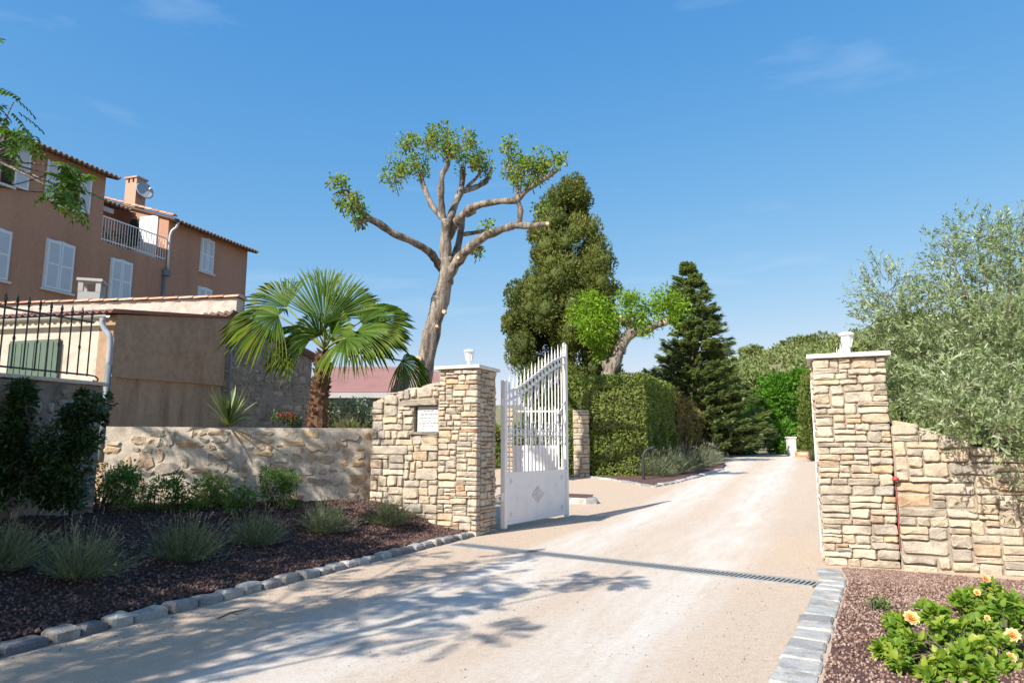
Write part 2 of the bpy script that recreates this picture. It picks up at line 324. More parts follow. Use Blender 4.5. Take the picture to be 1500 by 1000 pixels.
def smooth_path(pts, k=4):
    pts = [Vector(p) for p in pts]; o = []
    P = [pts[0]*2-pts[1]]+pts+[pts[-1]*2-pts[-2]]
    for i in range(1, len(P)-2):
        for j in range(k):
            t = j/k; a, b, c, d = P[i-1], P[i], P[i+1], P[i+2]
            o.append(.5*((2*b)+(c-a)*t+(2*a-5*b+4*c-d)*t*t+(3*b-a-3*c+d)*t**3))
    o.append(pts[-1]); return o
# ------------------------------------------------------------------ ground and road
def sheet(name, cs, vs_, fz, mat):
    v = [(lambda p: (p.x, p.y, fz(p.x, p.y)))(W(c, t)) for t in vs_ for c in cs]; n = len(cs)
    f = [(j*n+i, j*n+i+1, (j+1)*n+i+1, (j+1)*n+i) for j in range(len(vs_)-1) for i in range(n-1)]
    me = bpy.data.meshes.new(name); me.from_pydata(v, [], f); me.update(); me.polygons.foreach_set('use_smooth', [True]*len(f))
    return link(name, me, mat)
def lin(a, b, n): return [a+(b-a)*i/n for i in range(n+1)]
g = sheet('ground', [-900, -300, -100]+lin(-60, 60, 40)+[100, 300, 900], [-900, -200, -60]+lin(-30, 90, 60)+[150, 300, 900], lambda x, y: gh(x, y)-.012, 'grassland'); tag(g, 'dry grassy ground around the drive', kind='structure')
# gravel road material: pale wheel tracks worn into tan gravel
m, b = base_mat('gravel_road', .95, .15); lk = m.node_tree.links.new
tcn = N(m, 'ShaderNodeTexCoord'); dt = N(m, 'ShaderNodeVectorMath'); dt.operation = 'DOT_PRODUCT'; dt.inputs[1].default_value = (U.x, U.y, 0)
lk(tcn.outputs['Object'], dt.inputs[0])
dv_ = N(m, 'ShaderNodeVectorMath'); dv_.operation = 'DOT_PRODUCT'; dv_.inputs[1].default_value = (V.x*.16, V.y*.16, 0); lk(tcn.outputs['Object'], dv_.inputs[0])
cx_ = N(m, 'ShaderNodeCombineXYZ'); lk(dt.outputs['Value'], cx_.inputs[0]); lk(dv_.outputs['Value'], cx_.inputs[1])
nw = noise_tex(m, .9, 4, .55); nw2 = noise_tex(m, 3.0, 5, .6)
for q_ in (nw, nw2): lk(cx_.outputs[0], q_.inputs['Vector'])
ma = N(m, 'ShaderNodeMath'); ma.operation = 'MULTIPLY_ADD'; ma.inputs[1].default_value = 1.0; lk(nw.outputs[0], ma.inputs[0]); lk(dt.outputs['Value'], ma.inputs[2])
mb_ = N(m, 'ShaderNodeMath'); mb_.operation = 'MULTIPLY_ADD'; mb_.inputs[1].default_value = .35; lk(nw2.outputs[0], mb_.inputs[0]); lk(ma.outputs[0], mb_.inputs[2])
mr = N(m, 'ShaderNodeMapRange'); c0 = MID.dot(U)+.67; mr.inputs['From Min'].default_value = c0-3; mr.inputs['From Max'].default_value = c0+3; lk(mb_.outputs[0], mr.inputs['Value'])
r = N(m, 'ShaderNodeValToRGB'); el = r.color_ramp.elements
for _ in range(7): el.new(.5)
for e, (p_, q_) in zip(el, [(0, 0), (.24, .04), (.33, .9), (.42, .9), (.51, .22), (.59, .6), (.69, 1), (.79, .18), (1, .0)]): e.position = p_; e.color = (q_, q_, q_, 1)
lk(mr.outputs[0], r.inputs[0])
nf = noise_tex(m, 3.5, 8, .7); lk(cx_.outputs[0], nf.inputs['Vector']); rf = ramp(m, [(.30,)*3, (1.0,)*3], .34, .60); lk(nf.outputs[0], rf.inputs[0])
fac = mixc(m, r.outputs[0], rf.outputs[0], 1.0, 'MULTIPLY')
ng = noise_tex(m, 90, 4, .8); rg = ramp(m, [(.37, .27, .19), (.55, .425, .315), (.64, .525, .41)], .34, .66); lk(ng.outputs[0], rg.inputs[0])
ng2 = noise_tex(m, 70, 3, .7); rg2 = ramp(m, [(.58, .535, .475), (.73, .695, .645)], .3, .7); lk(ng2.outputs[0], rg2.inputs[0])
nm_ = noise_tex(m, 16, 6, .75); rm_ = ramp(m, [(.91,)*3, (1.0,)*3, (1.05,)*3], .36, .64); lk(nm_.outputs[0], rm_.inputs[0])
lk(mixc(m, mixc(m, rg.outputs[0], rg2.outputs[0], fac), rm_.outputs[0], 1.0, 'MULTIPLY'), b.inputs['Base Color'])
nb = noise_tex(m, 70, 6, .8); bump(m, b, nb.outputs[0], .55, .02)
M['road'] = m
def roadz(x, y): return gh(x, y)+.008+.018*noise.noise(Vector((x*.6, y*.6, 0)))*.5
rd = sheet('road', lin(-10, 9, 60), lin(-16, 36, 130), roadz, 'road'); tag(rd, 'pale gravel drive with worn wheel tracks', kind='structure')
# loose pebbles on the drive
n = 9000; tt = RNG.uniform(-6, 12, n)**1.0; cc = RNG.uniform(-2.5, 2.3, n); keep = []
edge = (np.abs(cc+.0) < .35) | (cc > 1.6) | (cc < -1.4) | (RNG.random(n) < .35)
cc, tt = cc[edge], tt[edge]
pp = np.array([(MID.x+U.x*c_+V.x*t_, MID.y+U.y*c_+V.y*t_, 0) for c_, t_ in zip(cc, tt)]); pp[:, 2] = [roadz(x, y)+.002 for x, y in pp[:, :2]]
sc_ = RNG.uniform(.003, .0085, len(pp)); sc_[RNG.random(len(pp)) < .03] *= 1.9
o = link('loose_gravel', scatter('loose_gravel', OCT_V, OCT_F, pp, sc_, RNG.random(len(pp)), flat=.7), 'pebble'); tag(o, 'loose tan pebbles scattered over the drive', 'gravel', kind='stuff')
n = 340; cc = np.concatenate([-2.60+RNG.exponential(.16, n//2), 2.2-RNG.exponential(.5, n//2)]); tt = np.concatenate([RNG.uniform(-7, .6, n//2), RNG.uniform(-5, -1.6, n//2)])
pp = np.array([tuple(W(c_, t_, roadz(W(c_, t_).x, W(c_, t_).y)+.006)) for c_, t_ in zip(cc, tt) if c_ > -2.6 and c_ < 1.95]); o = link('spilled_chips', scatter('spilled_chips', OCT_V, OCT_F, pp, RNG.uniform(.003, .009, len(pp)), RNG.random(len(pp)), flat=.7), 'chip_red'); tag(o, 'dark lava chips and crumbs strayed from the beds onto the drive', 'gravel', kind='stuff')
# ------------------------------------------------------------------ stones
def stone_mesh(s0, s1, t0, t1, P, p, depth, bev, rough=1.0, round_=.18):
    """one rough block; P maps (s, t, n) to a point"""
    w_, h = s1-s0, t1-t0; c = min(w_, h)*round_; j = lambda a: random.uniform(-a, a)*rough
    q = c*.42
    pts = [(s0+c+j(q), t0+j(q)), ((s0+s1)/2+j(w_*.15), t0+j(q)), (s1-c+j(q), t0+j(q)), (s1+j(q), t0+c+j(q)), (s1+j(q), t1-c+j(q)), (s1-c+j(q), t1+j(q)),
           ((s0+s1)/2+j(w_*.15), t1+j(q)), (s0+c+j(q), t1+j(q)), (s0+j(q), t1-c+j(q)), (s0+j(q), t0+c+j(q))]
    k_ = .085*min(w_, h)*rough; co = [(random.uniform(0, k_), random.uniform(0, k_)) for _ in range(4)]      # uneven corners
    sk = lambda a, b_: (lambda fs_, ft_: (a+co[0][0]*(1-fs_)*(1-ft_)-co[1][0]*fs_*(1-ft_)-co[2][0]*fs_*ft_+co[3][0]*(1-fs_)*ft_, b_+co[0][1]*(1-fs_)*(1-ft_)+co[1][1]*fs_*(1-ft_)-co[2][1]*fs_*ft_-co[3][1]*(1-fs_)*ft_))((a-s0)/w_, (b_-t0)/h)
    pts = [sk(a, b_) for a, b_ in pts]
    n = len(pts); cs, ct = (s0+s1)/2, (t0+t1)/2; ins = min(bev*1.3, min(w_, h)*.22)
    inner = []
    for a, b_ in pts:
        ds, dt_ = cs-a, ct-b_; L_ = math.hypot(ds, dt_); k = ins/L_; inner.append((a+ds*k*1.15, b_+dt_*k*1.15))
    tl, tl2 = random.uniform(-.012, .012)*rough, random.uniform(-.012, .012)*rough
    vs_ = [P(a, b_, -depth) for a, b_ in pts]+[P(a, b_, p-bev) for a, b_ in pts]
    vs_ += [P(a, b_, p+tl*(a-cs)/max(w_, .05)*2+tl2*(b_-ct)/max(h, .05)*2+j(.004)) for a, b_ in inner]+[P(cs+j(w_*.1), ct+j(h*.1), p+random.uniform(-.002, .008))]
    fs = [(i, (i+1) % n, n+(i+1) % n, n+i) for i in range(n)]+[(n+i, n+(i+1) % n, 2*n+(i+1) % n, 2*n+i) for i in range(n)]+[(2*n+i, 2*n+(i+1) % n, 3*n) for i in range(n)]
    me = bpy.data.meshes.new('stone'); me.from_pydata([tuple(v) for v in vs_], [], fs); me.update(); return me
def pack(length, top, wr, hr, cell=.02, skip=None, t_base=0):
    """skyline packing of uneven blocks -> list of (s0, s1, t0, t1)"""
    n = max(2, int(round(length/cell))); sky = [t_base]*n; res = []; lim = max(top((i+.5)*cell) for i in range(n))
    for _ in range(6000):
        i0 = min(range(n), key=lambda i: (round(sky[i], 4), i)); h0 = sky[i0]
        if h0 >= lim-.02: break
        i1 = i0
        while i1 < n and abs(sky[i1]-h0) < 1e-6: i1 += 1
        gap = i1-i0; wc = int(random.uniform(*wr)/cell)
        if random.random() < .18: wc = int(wr[0]*1.05/cell)
        if gap-wc < int(wr[0]*.8/cell): wc = gap if gap <= int(wr[1]*1.35/cell) else gap//2
        wc = max(1, min(wc, gap)); h = random.uniform(*hr)
        if random.random() < .35: h = hr[0]+(h-hr[0])*.45
        if wc*cell < wr[0]*.9: h = max(hr[0], h*.8)
        t1 = h0+h
        for nb in (i0-1, i0+wc):                                    # level up with a neighbour when close
            if 0 <= nb < n and abs(sky[nb]-t1) < hr[0]*.55 and sky[nb] > h0+hr[0]*.5: t1 = sky[nb]
        tp = max(top((i+.5)*cell) for i in range(i0, i0+wc))
        tmid = top((i0+wc/2)*cell)
        if t1 > tmid-hr[0]*.5: t1 = max(tmid, h0+.0)
        if t1-h0 < .025:
            for i in range(i0, i0+wc): sky[i] = lim+1
            continue
        for i in range(i0, i0+wc): sky[i] = t1
        res.append((i0*cell, (i0+wc)*cell, h0, t1))
    return res
def carve(rects, holes):
    o = []
    for r_ in rects:
        s0, s1, t0, t1 = r_; ok = True
        for a, b_, c, d in holes:
            if s1 > a and s0 < b_ and t1 > c and t0 < d:
                # trim on the side that loses least
                cand = []
                if s0 < a: cand.append((s0, a, t0, t1))
                if s1 > b_: cand.append((b_, s1, t0, t1))
                if t0 < c: cand.append((s0, s1, t0, c))
                if t1 > d: cand.append((s0, s1, d, t1))
                cand = [q for q in cand if (q[1]-q[0]) > .045 and (q[3]-q[2]) > .03]
                if not cand: ok = False; break
                s0, s1, t0, t1 = max(cand, key=lambda q: (q[1]-q[0])*(q[3]-q[2]))
        if ok: o.append((s0, s1, t0, t1))
    return o
def lay(parent, rects, P, mat, gap=.006, proud=(-.006, .022), depth=.12, bev=.012, rough=1.25, round_=.13, name='stone', low=None):
    for s0, s1, t0, t1 in rects:
        gp = gap*random.uniform(.6, 1.3)
        if low is not None and t1 < low: continue
        me = stone_mesh(s0+gp/2, s1-gp/2, t0+gp/2, t1-gp/2, P, random.uniform(*proud), depth, bev, rough, round_)
        link(name, me, mat, parent)
def PF(o, sd, nd): return lambda s, t, n: o+sd*s+ZU*t+nd*n
# ------------------------------------------------------------------ gate pillars and their walls
LW, LD = .72, .74; LC, LV = -2.64, .80; LTOP = 2.70                  # left pillar: right edge, front, top of stones
lp = thing('gate_pillar', W(LC-LW/2, LV+LD/2), 'square dry stone gate pillar on the left, with a pale slab and lamp on top', 'pillar', 'gate pillars')
MB().box(W(LC-LW+.03, LV+.03, -.1), U*(LW-.06), V*(LD-.06), ZU*(LTOP+.1)).build('core', 'mortar', lp)
rects = pack(LW, lambda s: LTOP, (.13, .36), (.05, .135), t_base=-.08)
lay(lp, rects, PF(W(LC-LW, LV), U, -V), 'stone', depth=.14)
rects = pack(LD-.15, lambda s: LTOP, (.12, .32), (.05, .13), t_base=-.08)
lay(lp, rects, PF(W(LC, LV+.15), V, U), 'stone', depth=.12)
rects = pack(LW, lambda s: LTOP, (.16, .36), (.09, .17), t_base=-.08)
lay(lp, rects, PF(W(LC-LW, LV+LD), U, V), 'stone', depth=-.0001-.0+.10)
rects = [(s0, s1, t0, t1) for s0, s1, t0, t1 in pack(LD-.15, lambda s: LTOP, (.14, .34), (.08, .16), t_base=1.2)]
lay(lp, rects, PF(W(LC-LW, LV+.15), V, -U), 'stone', depth=.10)
MB().box(W(LC-LW-.06, LV-.06, LTOP+.005), U*(LW+.12), V*(LD+.12), ZU*.055).build('cap_slab', 'cap', lp, bevel=.008)
RW, RD = .82, .74; RC, RV = 2.44, -.08; RTOP = 2.50
rp = thing('gate_pillar', W(RC+RW/2, RV+RD/2), 'square dry stone gate pillar on the right, beside the olive tree', 'pillar', 'gate pillars')
MB().box(W(RC+.03, RV+.03, -.1), U*(RW-.06), V*(RD-.06), ZU*(RTOP+.1)).build('core', 'mortar', rp)
lay(rp, pack(RW, lambda s: RTOP, (.14, .38), (.055, .15), t_base=-.08), PF(W(RC, RV), U, -V), 'stone', depth=.14)
lay(rp, pack(RD-.15, lambda s: RTOP, (.13, .32), (.07, .16), t_base=-.08), PF(W(RC, RV+.15), V, -U), 'stone', depth=.12)
lay(rp, pack(RD-.15, lambda s: RTOP, (.15, .34), (.09, .17), t_base=1.2), PF(W(RC+RW, RV+.15), V, U), 'stone', depth=.10)
lay(rp, pack(RW, lambda s: RTOP, (.16, .36), (.09, .17), t_base=-.08), PF(W(RC, RV+RD), U, V), 'stone', depth=.10)
MB().box(W(RC-.06, RV-.06, RTOP+.005), U*(RW+.12), V*(RD+.12), ZU*.055).build('cap_slab', 'cap', rp, bevel=.008)
# left wing wall with the niche
pl = hit(545, 600, W(0, LV), V); cl, _ = cv(pl); LL = (LC-LW)-cl                # its length
def topz(px, py): return hit(px, py, W(0, LV), V).z
prof = [(cl, topz(545, 590)), (cl+.25*LL, topz(565, 578)), (cl+.5*LL, topz(592, 570)), (cl+.8*LL, topz(615, 566)), (cl+LL, topz(637, 560))]
def lwtop(s):
    c = cl+s
    for (a, za), (b_, zb) in zip(prof, prof[1:]):
        if c <= b_: return za+(zb-za)*(c-a)/(b_-a)
    return prof[-1][1]
lw = thing('wing_wall', W(cl+LL/2, LV+.25), 'dry stone wall with a lintelled niche, left of the left gate pillar', 'wall')
WT = .48
n0, n1 = hit(605, 595, W(0, LV), V), hit(640, 632, W(0, LV), V); ns0 = cv(n0)[0]-cl; ns1 = min(cv(n1)[0]-cl, LL-.005); nt0, nt1 = n1.z, n0.z
mbc = MB()
# core in pieces round the niche
def slab(a, b_, za, zb_fn, back=WT-.03, front=.03):
    k = max(1, int((b_-a)/.1))
    for i in range(k):
        s_a, s_b = a+(b_-a)*i/k, a+(b_-a)*(i+1)/k; z1 = zb_fn((s_a+s_b)/2)
        mbc.box(W(cl+s_a, LV+front, za), U*(s_b-s_a), V*(back-front), ZU*(z1-za))
slab(0.03, ns0, -.1, lambda s: lwtop(s)-.05); slab(ns1, LL, -.1, lambda s: lwtop(s)-.05)
slab(ns0, ns1, -.1, lambda s: nt0-.0); slab(ns0, ns1, nt1+.005, lambda s: lwtop(s)-.05); slab(ns0, ns1, nt0, lambda s: nt1+.004, front=.16)
mbc.build('core', 'mortar', lw)
lint = (ns0-.22, min(ns1+.02, LL-.02), nt1+.005, nt1+.125)
sill = (ns0-.06, min(ns1+.10, LL-.004), nt0-.05, nt0)
rects = carve(pack(LL, lwtop, (.13, .42), (.08, .20), t_base=-.05), [(ns0, ns1+.001, nt0-.001, nt1+.001), lint, sill])
lay(lw, rects, PF(W(cl, LV), U, -V), 'stone', depth=.15, proud=(-.005, .03))
lay(lw, [lint], PF(W(cl, LV), U, -V), 'stone', depth=.15, proud=(.03, .035), name='lintel')
lay(lw, [sill], PF(W(cl, LV), U, -V), 'stone', depth=.15, proud=(.03, .035), name='sill')
lay(lw, pack(WT-.16, lambda s: lwtop(.05), (.13, .3), (.08, .16), t_base=.2), PF(W(cl, LV+.16), V, -U), 'stone', depth=.12)
lay(lw, pack(LL, lwtop, (.16, .38), (.09, .18), t_base=.9), PF(W(cl, LV+WT), U, V), 'stone', depth=.10)
def lay_top(parent, o, sd, nd, L_, width, topf, mat='stone', step=(.16, .34)):
    s = 0
    while s < L_-.05:
        e = min(L_, s+random.uniform(*step))
        if L_-e < .08: e = L_
        d = 0
        while d < width-.03:
            de = min(width, d+random.uniform(.16, .3)); de = width if width-de < .08 else de
            z = topf((s+e)/2)-.06
            sl_ = (topf(e)-topf(s))/(e-s)
            f = lambda a, b_, n_, s=s, e=e, sl_=sl_, z=z: o+sd*a-nd*b_+ZU*(z+n_+sl_*(a-(s+e)/2))
            me = stone_mesh(s+.006, e-.006, d+.006, de-.006, f, random.uniform(.06, .085), .03, .016); link('cope_stone', me, mat, parent); d = de
        s = e
lay_top(lw, W(cl, LV), U, -V, LL, WT, lwtop)
# right wing wall
RL = 4.2
def rwtop(s):
    pts_ = [(0, 1.72), (.25, 1.66), (.6, 1.52), (1.0, 1.36), (1.5, 1.22), (4.3, 1.12)]
    for (a, za), (b_, zb) in zip(pts_, pts_[1:]):
        if s <= b_: return za+(zb-za)*(s-a)/(b_-a)
    return 1.1
rw = thing('wing_wall', W(RC+RW+RL/2, RV+.25), 'dry stone wall sloping down under the olive tree at the right edge', 'wall')
mbc = MB()
for i in range(42):
    a = i*.1; mbc.box(W(RC+RW+.005+a, RV+.04, -.25), U*.1, V*(WT-.08), ZU*(rwtop(a+.05)-.05+.25))
mbc.build('core', 'mortar', rw)
lay(rw, pack(2.6, rwtop, (.15, .46), (.06, .18), t_base=-.2), PF(W(RC+RW+.012, RV+.012), U, -V), 'stone', depth=.15, proud=(-.01, .03), low=-.1)
lay(rw, pack(1.6, lambda s: rwtop(s+2.6), (.2, .5), (.1, .22), t_base=-.2), PF(W(RC+RW+2.612, RV+.012), U, -V), 'stone', depth=.15, low=-.1)
lay(rw, pack(RL, rwtop, (.25, .5), (.12, .24), t_base=-.05), PF(W(RC+RW+.012, RV+WT), U, V), 'stone', depth=.12)
lay_top(rw, W(RC+RW+.012, RV+.012), U, -V, RL, WT-.02, rwtop, step=(.18, .4))
# plaque in the niche
pq = thing('wall_plaque', W(cl+(ns0+ns1)/2, LV+.12, nt0), 'pale marble plaque with worn lettering in the wall niche', 'plaque')
pa, pb = ns0+.05, ns1-.004
MB().box(W(cl+pa, LV+.075, nt0+.004), U*(pb-pa), V*.03, ZU*(nt1-nt0-.01)).build('slab', 'marble', pq, bevel=.004)
random.seed(5)
hh = nt1-nt0
for k, (fr, wd) in enumerate([(.80, .45), (.66, .70), (.53, .78), (.42, .6), (.31, .8), (.20, .55)]):
    mbt = MB(); x = (1-wd)/2
    while x < (1+wd)/2:
        wl = random.uniform(.06, .16)
        mbt.box(W(cl+pa+(pb-pa)*x, LV+.0725, nt0+hh*fr), U*(pb-pa)*wl, V*.0022, ZU*hh*(.05 if k in (1, 4) else .035)); x += wl+.04
    mbt.build('worn_text_line', 'ink', pq)
# pillar lamps
def lamp(loc, label):
    t = thing('pillar_lamp', loc, label, 'lamp', 'gate pillar lamps'); c = Vector((0, 0, 0))
    MB().lathe(c, [(.075, 0), (.078, .012), (.062, .022), (.036, .05), (.028, .085), (.034, .10)], 18).build('base', 'white', t, True, True)
    MB().lathe(c, [(.034, .1), (.048, .125), (.076, .265)], 12).build('glass', 'lampglass', t, True)
    ms = MB()
    for i in range(6):
        a = i*math.pi/3+.3; d = Vector((math.cos(a), math.sin(a), 0)); ms.tube([d*.05+ZU*.122, d*.080+ZU*.27], .0055, 5)
    ms.build('ribs', 'white', t, True)
    MB().lathe(c, [(.060, .262), (.092, .268), (.097, .285), (.088, .300), (.05, .315), (.012, .323)], 18).build('hood', 'white', t, True, True)
    return t
lamp(W(LC-LW/2+.02, LV+LD/2, LTOP+.06), 'white lantern on the slab of the left gate pillar')
lamp(W(RC+RW/2+.02, RV+RD/2, RTOP+.06), 'white lantern on the slab of the right gate pillar')
# red cover and conduit on the right pillar joint
rc = thing('red_cable_cover', W(RC+RW+.0, RV-.03, 1.1), 'small red cover with a thin red line on the right pillar joint', 'cable cover')
zr = hit(1300, 700, W(0, RV-.03), V).z; cr_ = RC+RW+.006
MB().lathe(W(cr_, RV-.045, zr-.03), [(.015, 0), (.036, .012), (.04, .03), (.022, .045), (.006, .05)], 10).build('cover', 'redplastic', rc, smooth=True)
MB().tube([W(cr_, RV+.0, zr), W(cr_+.004, RV+.004, zr-.35), W(cr_-.003, RV+.004, zr-.75), W(cr_, RV+.004, .25)], .004, 6).build('line', 'redplastic', rc)
# ------------------------------------------------------------------ kerbs, drain
def kerb_run(parent, pts, width, h, ln, zf, mat='kerb', flat=False):
    pts = [Vector(p) for p in pts]; cum = [0]
    for a, b_ in zip(pts, pts[1:]): cum.append(cum[-1]+(b_-a).length)
    def at_(s):
        for i in range(len(pts)-1):
            if s <= cum[i+1] or i == len(pts)-2:
                d = (pts[i+1]-pts[i]).normalized(); return pts[i]+d*(s-cum[i]), d
    s = 0
    while s < cum[-1]-.04:
        e = s+random.uniform(*ln); e = cum[-1] if cum[-1]-e < ln[0]*.6 else e
        p, d = at_((s+e)/2); nrm = Vector((d.y, -d.x, 0)); L_ = e-s; jz = .003 if flat else .012; z = zf(p.x, p.y)+h+random.uniform(-jz, jz)
        yaw = random.uniform(-.02, .02); off = random.uniform(-.012, .012)
        f = lambda a, b_, n_, p=p, d=d, nrm=nrm, z=z, off=off: Vector((p.x, p.y, 0))+d*a+nrm*(b_+off)+ZU*(z+n_)
        me = stone_mesh(-L_/2+.006, L_/2-.006, -width/2, width/2, f, 0, .18, .012 if flat else .018, .6 if flat else .9, .07 if flat else .10); link('kerb_stone', me, mat, parent); s = e
lk_ = thing('kerb', W(-2.72, -3), 'left run of rough grey kerb stones between the drive and the lavender bed', 'kerb')
kerb_run(lk_, [W(-2.74, LV-.02), W(-2.76, -3), W(-2.76, -7), W(-2.8, -10)], .17, .085, (.20, .36), gh, 'kerb_dark')
rk_ = thing('kerb', W(2.3, -3), 'right strip of flush grey and pale pavers edging the rose bed', 'kerb')
RKP = [Vector((3.66, 8.55, 0)), Vector((3.42, 7.85, 0)), Vector((2.55, 6.2, 0)), Vector((1.68, 4.5, 0)), Vector((.9, 2.8, 0))]
kerb_run(rk_, RKP, .27, .028, (.22, .36), gh, flat=True)
dr = thing('drain_channel', W(0, -.9), 'slotted steel drain grate set across the drive before the gate', 'drain')
d0, d1 = W(-2.5, -.22, .0), W(2.36, -1.50, .0); dd = (d1-d0); DL = dd.length; dd.normalize(); dn = Vector((dd.y, -dd.x, 0))
MB().box(d0-dn*.15+ZU*-.06, dd*DL, dn*.30, ZU*.072).build('trough', 'darkgap', dr)  # dark block painted for the shade between the grate bars
for sgn in (-1, 1): MB().box(d0+dn*(sgn*.155-.016)+ZU*.006, dd*DL, dn*.032, ZU*.0215).build('rim', 'steel', dr)
me0 = None; k = 0
while k*.052 < DL-.02 and k < 145:
    if me0 is None:
        q = MB().cbox((0, 0, 0), dd*.013, dn*.138, ZU*.005).build('grate_bar', 'steel', dr); me0 = q.data; q.matrix_parent_inverse = Matrix.Translation(-Vector(dr.location)); q.location = d0+dd*.02+ZU*.0185
    else:
        q = bpy.data.objects.new('grate_bar', me0); C.objects.link(q); q.parent = dr; q.matrix_parent_inverse = Matrix.Translation(-Vector(dr.location)); q.location = d0+dd*(.02+k*.052)+ZU*.0185
    k += 1
# ------------------------------------------------------------------ beds
def loft(name, P0, P1, k, zf, mat, n=40):
    """bed surface between two polylines given as functions of 0..1"""
    v = []; f = []
    for i in range(n+1):
        a, b_ = P0(i/n), P1(i/n)
        for j in range(k+1):
            t = j/k; p = a.lerp(b_, t); v.append((p.x, p.y, zf(t, p)))
    f = [(i*(k+1)+j, (i+1)*(k+1)+j, (i+1)*(k+1)+j+1, i*(k+1)+j+1) for i in range(n) for j in range(k)]
    me = bpy.data.meshes.new(name); me.from_pydata(v, [], f); me.update(); me.polygons.foreach_set('use_smooth', [True]*len(f)); return link(name, me, mat)
def pl_fn(pts):
    pts = [Vector((p[0], p[1], 0)) for p in pts]; n = len(pts)-1
    def f(t):
        x = t*n; i = min(int(x), n-1); return pts[i].lerp(pts[i+1], x-i)
    return f
PWR = at(550, 627, 12.85); PWL = at(156, 621, 11.75); PWZ = PWR.z; PWR.z = PWL.z = 0               # planter wall ends
K0 = pl_fn([W(-2.80, LV+.0), W(-2.84, -.7), W(-2.84, -2.6), W(-2.86, -4.6), W(-2.86, -7), W(-2.9, -10)])
K1 = pl_fn([W(cl, LV+.05), PWR.lerp(PWL, .25), PWL, (-6.6, 8.4), (-7.6, 6), (-9.5, 1.5)])
def bedz(t, p): return .075+.43*(t*t*(3-2*t))+.035*noise.noise(Vector((p.x*1.7, p.y*1.7, 3)))*min(1, t*6)
lb = loft('lavender_bed', K0, K1, 22, bedz, 'bed', 70); tag(lb, 'dark lava mulch bed rising to the walls on the left', kind='structure')
def bed_pt(s, t, dz=0):
    p = K0(s).lerp(K1(s), t); return Vector((p.x, p.y, bedz(t, p)+dz))
def mulch_on(fn, n, tmax, name, label, mat, s_rng=(0, 1), size=(.010, .026), pw=1.0):
    P = np.empty((n, 3)); ss = RNG.uniform(*s_rng, n); tt_ = RNG.random(n)**pw*tmax
    for i in range(n): P[i] = fn(ss[i], tt_[i], .006)
    o = link(name, scatter(name, OCT_V, OCT_F, P, RNG.uniform(*size, n), RNG.random(n)**1.3), mat); return tag(o, label, 'mulch', kind='stuff')
mulch_on(bed_pt, 26000, 1.0, 'lava_mulch', 'dark lava rock chips covering the left bed', 'chip', (0, .9), pw=1.25)
R0 = pl_fn([(3.86, 8.62), (3.56, 7.80), (2.69, 6.14), (1.83, 4.45), (1.05, 2.75)])
R1 = pl_fn([(4.2, 8.66), (6.2, 7.75), (7.4, 6.8), (7.5, 4.0), (7, 2)])
def rbz(t, p): return .015+.02*noise.noise(Vector((p.x*2, p.y*2, 5)))-.02*t
rb = loft('rose_bed', R0, R1, 16, lambda t, p: rbz(t, p), 'bed', 40); tag(rb, 'reddish lava mulch bed beside the right pillar', kind='structure'); rb.data.materials.clear()
M['bed_red'] = nmat('lava_mulch_red_soil', [(.10, .055, .045), (.18, .105, .09)], 14, bstr=1.0, bscale=35, bdist=.04); rb.data.materials.append(M['bed_red'])
def rb_pt(s, t, dz=0):
    p = R0(s).lerp(R1(s), t); return Vector((p.x, p.y, rbz(t, p)+dz))
mulch_on(rb_pt, 30000, .75, 'lava_mulch', 'reddish brown lava chips covering the rose bed', 'chip_red', (0.03, 1), size=(.008, .020))
# far island bed behind the gate with its kerb
fb = [gnd(838, 696), gnd(900, 704), gnd(958, 713), gnd(985, 708), gnd(1020, 699), gnd(1058, 687.5)]
fk = thing('kerb', fb[2], 'pale stone edging round the far lavender bed below the hedge', 'kerb')
kerb_run(fk, fb, .22, .06, (.35, .6), gh)
fb0 = pl_fn([p for p in fb]); fb1 = pl_fn([(1.0, 28.5), (3.0, 27.6), (5.0, 26), (6.5, 28.5), (8.3, 31), (9.2, 31)])
fbo = loft('far_lavender_bed', fb0, fb1, 8, lambda t, p: gh(p.x, p.y)+.05+.05*t, 'bed', 40); tag(fbo, 'mulched bed along the foot of the hedge beyond the gate', kind='structure'); fbo.data.materials.clear(); fbo.data.materials.append(M['bed_red'])
# small bed corner right behind the gate leaf
sb = [gnd(868, 738), gnd(845, 746), gnd(800, 752)]
sk = thing('kerb', sb[0], 'short rough kerb end of the small bed seen past the gate leaf', 'kerb')
kerb_run(sk, [sb[0]+V*.55-U*.2, sb[0], sb[0]-U*.9-V*.02, sb[0]-U*2.5], .24, .13, (.4, .7), gh)
s0_ = sb[0]
sbo = loft('small_bed', pl_fn([s0_-U*.05+V*.1, s0_-U*2.6+V*.1]), pl_fn([s0_-U*.3+V*1.2, s0_-U*2.6+V*1.5]), 4, lambda t, p: gh(p.x, p.y)+.10+.04*math.sin(t*3.1), 'bed_red', 12); tag(sbo, 'small mulched bed behind the gate leaf', kind='structure')
